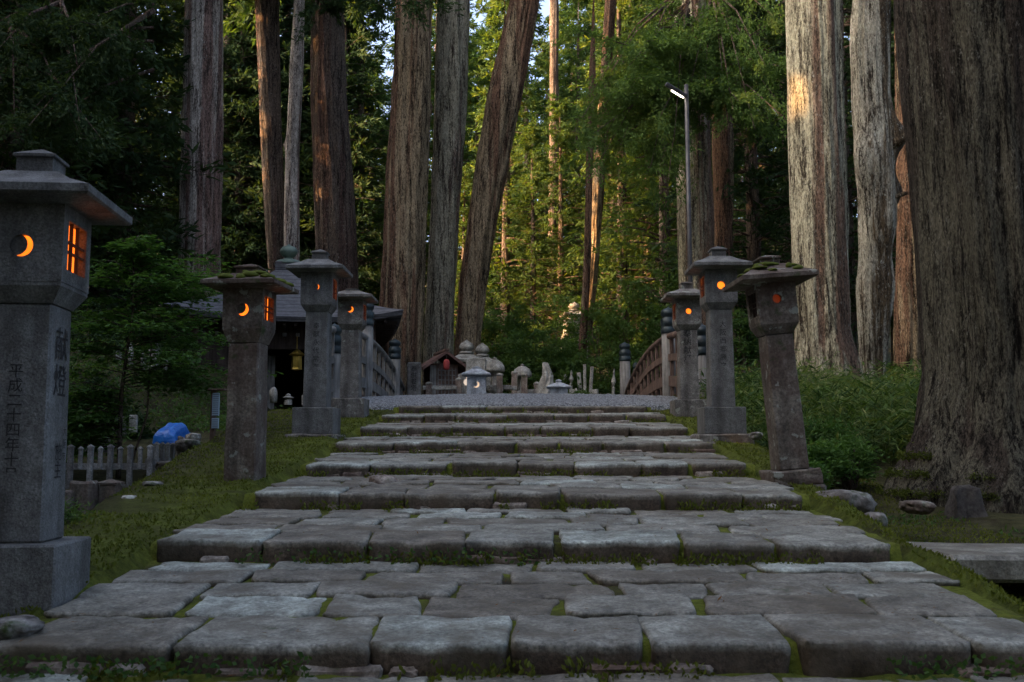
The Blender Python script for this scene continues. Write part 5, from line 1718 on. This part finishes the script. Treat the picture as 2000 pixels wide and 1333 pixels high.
# moss tufts on the banks and at the foot of each riser
r = np.random.default_rng(95)
n = 130000
mx, my = r.uniform(-4.2, 3.4, n), 2.0 + 12.5 * r.random(n) ** 1.3
keep = (np.abs(mx - 0.02) > 1.86) & (fbm(mx * 1.1, my * 1.1, 3.3, 96) > 0.28)
mx, my = mx[keep], my[keep]
P0 = np.stack([mx, my, ground_h(mx, my) - 0.004], -1)
m = len(P0)
Qm = [leaves(P0, unit(np.stack([r.normal(size=m) * 0.7, r.normal(size=m) * 0.7, np.ones(m)], -1)), r.uniform(0.012, 0.035, m), 0.012, r)]
Tm = [np.clip(fbm(mx * 2, my * 2, 1.0, 97) * 1.3 - 0.2 + 0.15 * r.normal(size=m), 0, 1)]
for si in range(1, len(NOSE)):
    y0, zn = NOSE[si]
    m = 1500
    xx = r.uniform(-1.82, 1.86, m)
    kp = fbm(xx * 2.5, si * 3.1, 0.5, 98) > 0.47
    xx = xx[kp]
    m = len(xx)
    up_ = r.random(m) ** 2
    P0 = np.stack([xx, y0 - 0.01 - 0.07 * r.random(m) * (1 - up_), zn - 0.112 + 0.05 * up_], -1)
    Qm.append(leaves(P0, unit(np.stack([r.normal(size=m) * 0.6, r.normal(size=m) * 0.6 - 0.3, np.ones(m)], -1)), r.uniform(0.012, 0.04, m), 0.014, r))
    Tm.append(np.clip(0.45 + 0.25 * r.normal(size=m), 0, 1))
o = link("moss", quad_mesh("moss", np.concatenate(Qm), np.concatenate(Tm), M_moss_leaf))
tag(o, "green moss tufts on the banks and at the foot of the steps", "moss", kind="stuff")

# low undergrowth on the slope behind the maple
r = np.random.default_rng(86)
nc = 520
ux, uy = r.uniform(-9.5, -4.0, nc), r.uniform(11.2, 19.0, nc)
kp = (ux > -0.62 * uy - 1.0) & ((ux < -5.4) | (uy > 15))
ux, uy = ux[kp], uy[kp]
Qu, Tu = [], []
for x, y in zip(ux, uy):
    m = 46
    c = np.array([x, y, gz(x, y) + 0.03])
    pp = c + r.normal(size=(m, 3)) * np.array([0.16, 0.16, 0.03]) + np.array([0, 0, 1.0]) * np.abs(r.normal(size=(m, 1))) * 0.09
    dd = unit(r.normal(size=(m, 3)) * np.array([0.8, 0.8, 0.4]) + np.array([0, 0, 0.15]))
    Qu.append(leaves(pp, dd, r.uniform(0.04, 0.12, m), r.uniform(0.02, 0.035, m), r, 0.5))
    Tu.append(np.clip(r.uniform(0.1, 0.9) + 0.2 * r.normal(size=m), 0, 1))
o = link("undergrowth", quad_mesh("undergrowth", np.concatenate(Qu), np.concatenate(Tu), M_leaf_bush))
tag(o, "low dark leafy undergrowth covering the slope behind the maple", "undergrowth", kind="stuff")

# cedar litter on the treads
r = np.random.default_rng(97)
n = 1500
fx, fs_ = r.uniform(-1.8, 1.85, n), r.integers(0, 8, n)
ff = r.random(n)
n0_ = np.array(NOSE)
fy = n0_[fs_, 0] + (n0_[fs_ + 1, 0] - n0_[fs_, 0]) * ff
fz = n0_[fs_, 1] + (n0_[fs_ + 1, 1] - 0.10 - n0_[fs_, 1]) * ff + 0.010
kp = (fbm(fx * 1.5, fy * 1.5, 4.0, 93) > 0.45)
P0 = np.stack([fx, fy, fz], -1)[kp]
m = len(P0)
Ql = leaves(P0, unit(np.stack([r.normal(size=m), r.normal(size=m), 0.12 * r.normal(size=m)], -1)), r.uniform(0.012, 0.045, m), r.uniform(0.004, 0.012, m), r, 0.9)
o = link("fallen_leaves", quad_mesh("fallen_leaves", Ql, r.random(m), M_brown_leaf))
tag(o, "scattered brown cedar needles and small leaves on the stone steps", "leaf litter", kind="stuff")

# small weeds on the dark soil by the huge trunk and under the first riser
n = 5200
wx, wy = r.uniform(2.3, 6.0, n), r.uniform(4.6, 8.2, n)
kp = fbm(wx * 1.4, wy * 1.4, 8.0, 99) > 0.48
wx, wy = wx[kp], wy[kp]
m = len(wx)
P0 = np.stack([wx, wy, ground_h(wx, wy)], -1)
Qw = [leaves(P0, unit(np.stack([r.normal(size=m), r.normal(size=m), 0.8 * np.ones(m)], -1)), r.uniform(0.02, 0.07, m), 0.016, r)]
for (xa, xb, yq, zq, cnt) in ((-1.8, -0.7, 3.43, -0.75, 320), (1.2, 1.9, 3.43, -0.75, 180), (-1.4, 0.1, 4.98, -0.555, 220)):
    xx = r.uniform(xa, xb, cnt)
    P0 = np.stack([xx, yq - 0.10 * r.random(cnt), zq + 0.07 * r.random(cnt)], -1)
    Qw.append(leaves(P0, unit(np.stack([r.normal(size=cnt), r.normal(size=cnt) - 0.4, 0.5 * np.ones(cnt)], -1)), r.uniform(0.015, 0.035, cnt), 0.018, r))
Qw = np.concatenate(Qw)
o = link("weeds", quad_mesh("weeds", Qw, r.random(len(Qw)), M_leaf_bush))
tag(o, "small weeds on the dark soil by the huge trunk and under the nearest steps", "weeds", kind="stuff")

# ------------------------------------------------------------------ a chink in the canopy: leaves missing where one low sunbeam reaches the striped trunk
bpy.context.view_layer.update()
beam0 = np.array(at(1551, 182, 17.2))
S_ = np.array(to_sun)
hx_ = unit(np.cross(S_, [0, 0, 1.0]))
vx_ = np.cross(hx_, S_)
for o in list(bpy.data.objects):
    if o.type != 'MESH' or not (o.name.startswith("crown") or o.name.startswith("foliage") and "limbs" not in o.name):
        continue
    me_ = o.data
    if len(me_.vertices) != 4 * len(me_.polygons):
        continue
    mw = np.array(o.matrix_world)
    d_ = mw[:3, 3] - beam0
    tt = float(d_ @ S_)
    if tt < -5 or np.linalg.norm((d_ - S_ * tt)[:2]) > 14:
        continue
    co = np.empty(len(me_.vertices) * 3, dtype=np.float32)
    me_.vertices.foreach_get("co", co)
    co = co.reshape(-1, 4, 3)
    wc = co.mean(1) @ mw[:3, :3].T + mw[:3, 3] - beam0
    hit = (wc @ S_ > 0.6) & (np.abs(wc @ hx_) < 0.22) & (np.abs(wc @ vx_) < 0.36)
    if not hit.any():
        continue
    tv = np.empty(len(me_.vertices), dtype=np.float32)
    me_.attributes["tint"].data.foreach_get("value", tv)
    o.data = quad_mesh(me_.name, co[~hit], tv.reshape(-1, 4)[:, 0][~hit], me_.materials[0])
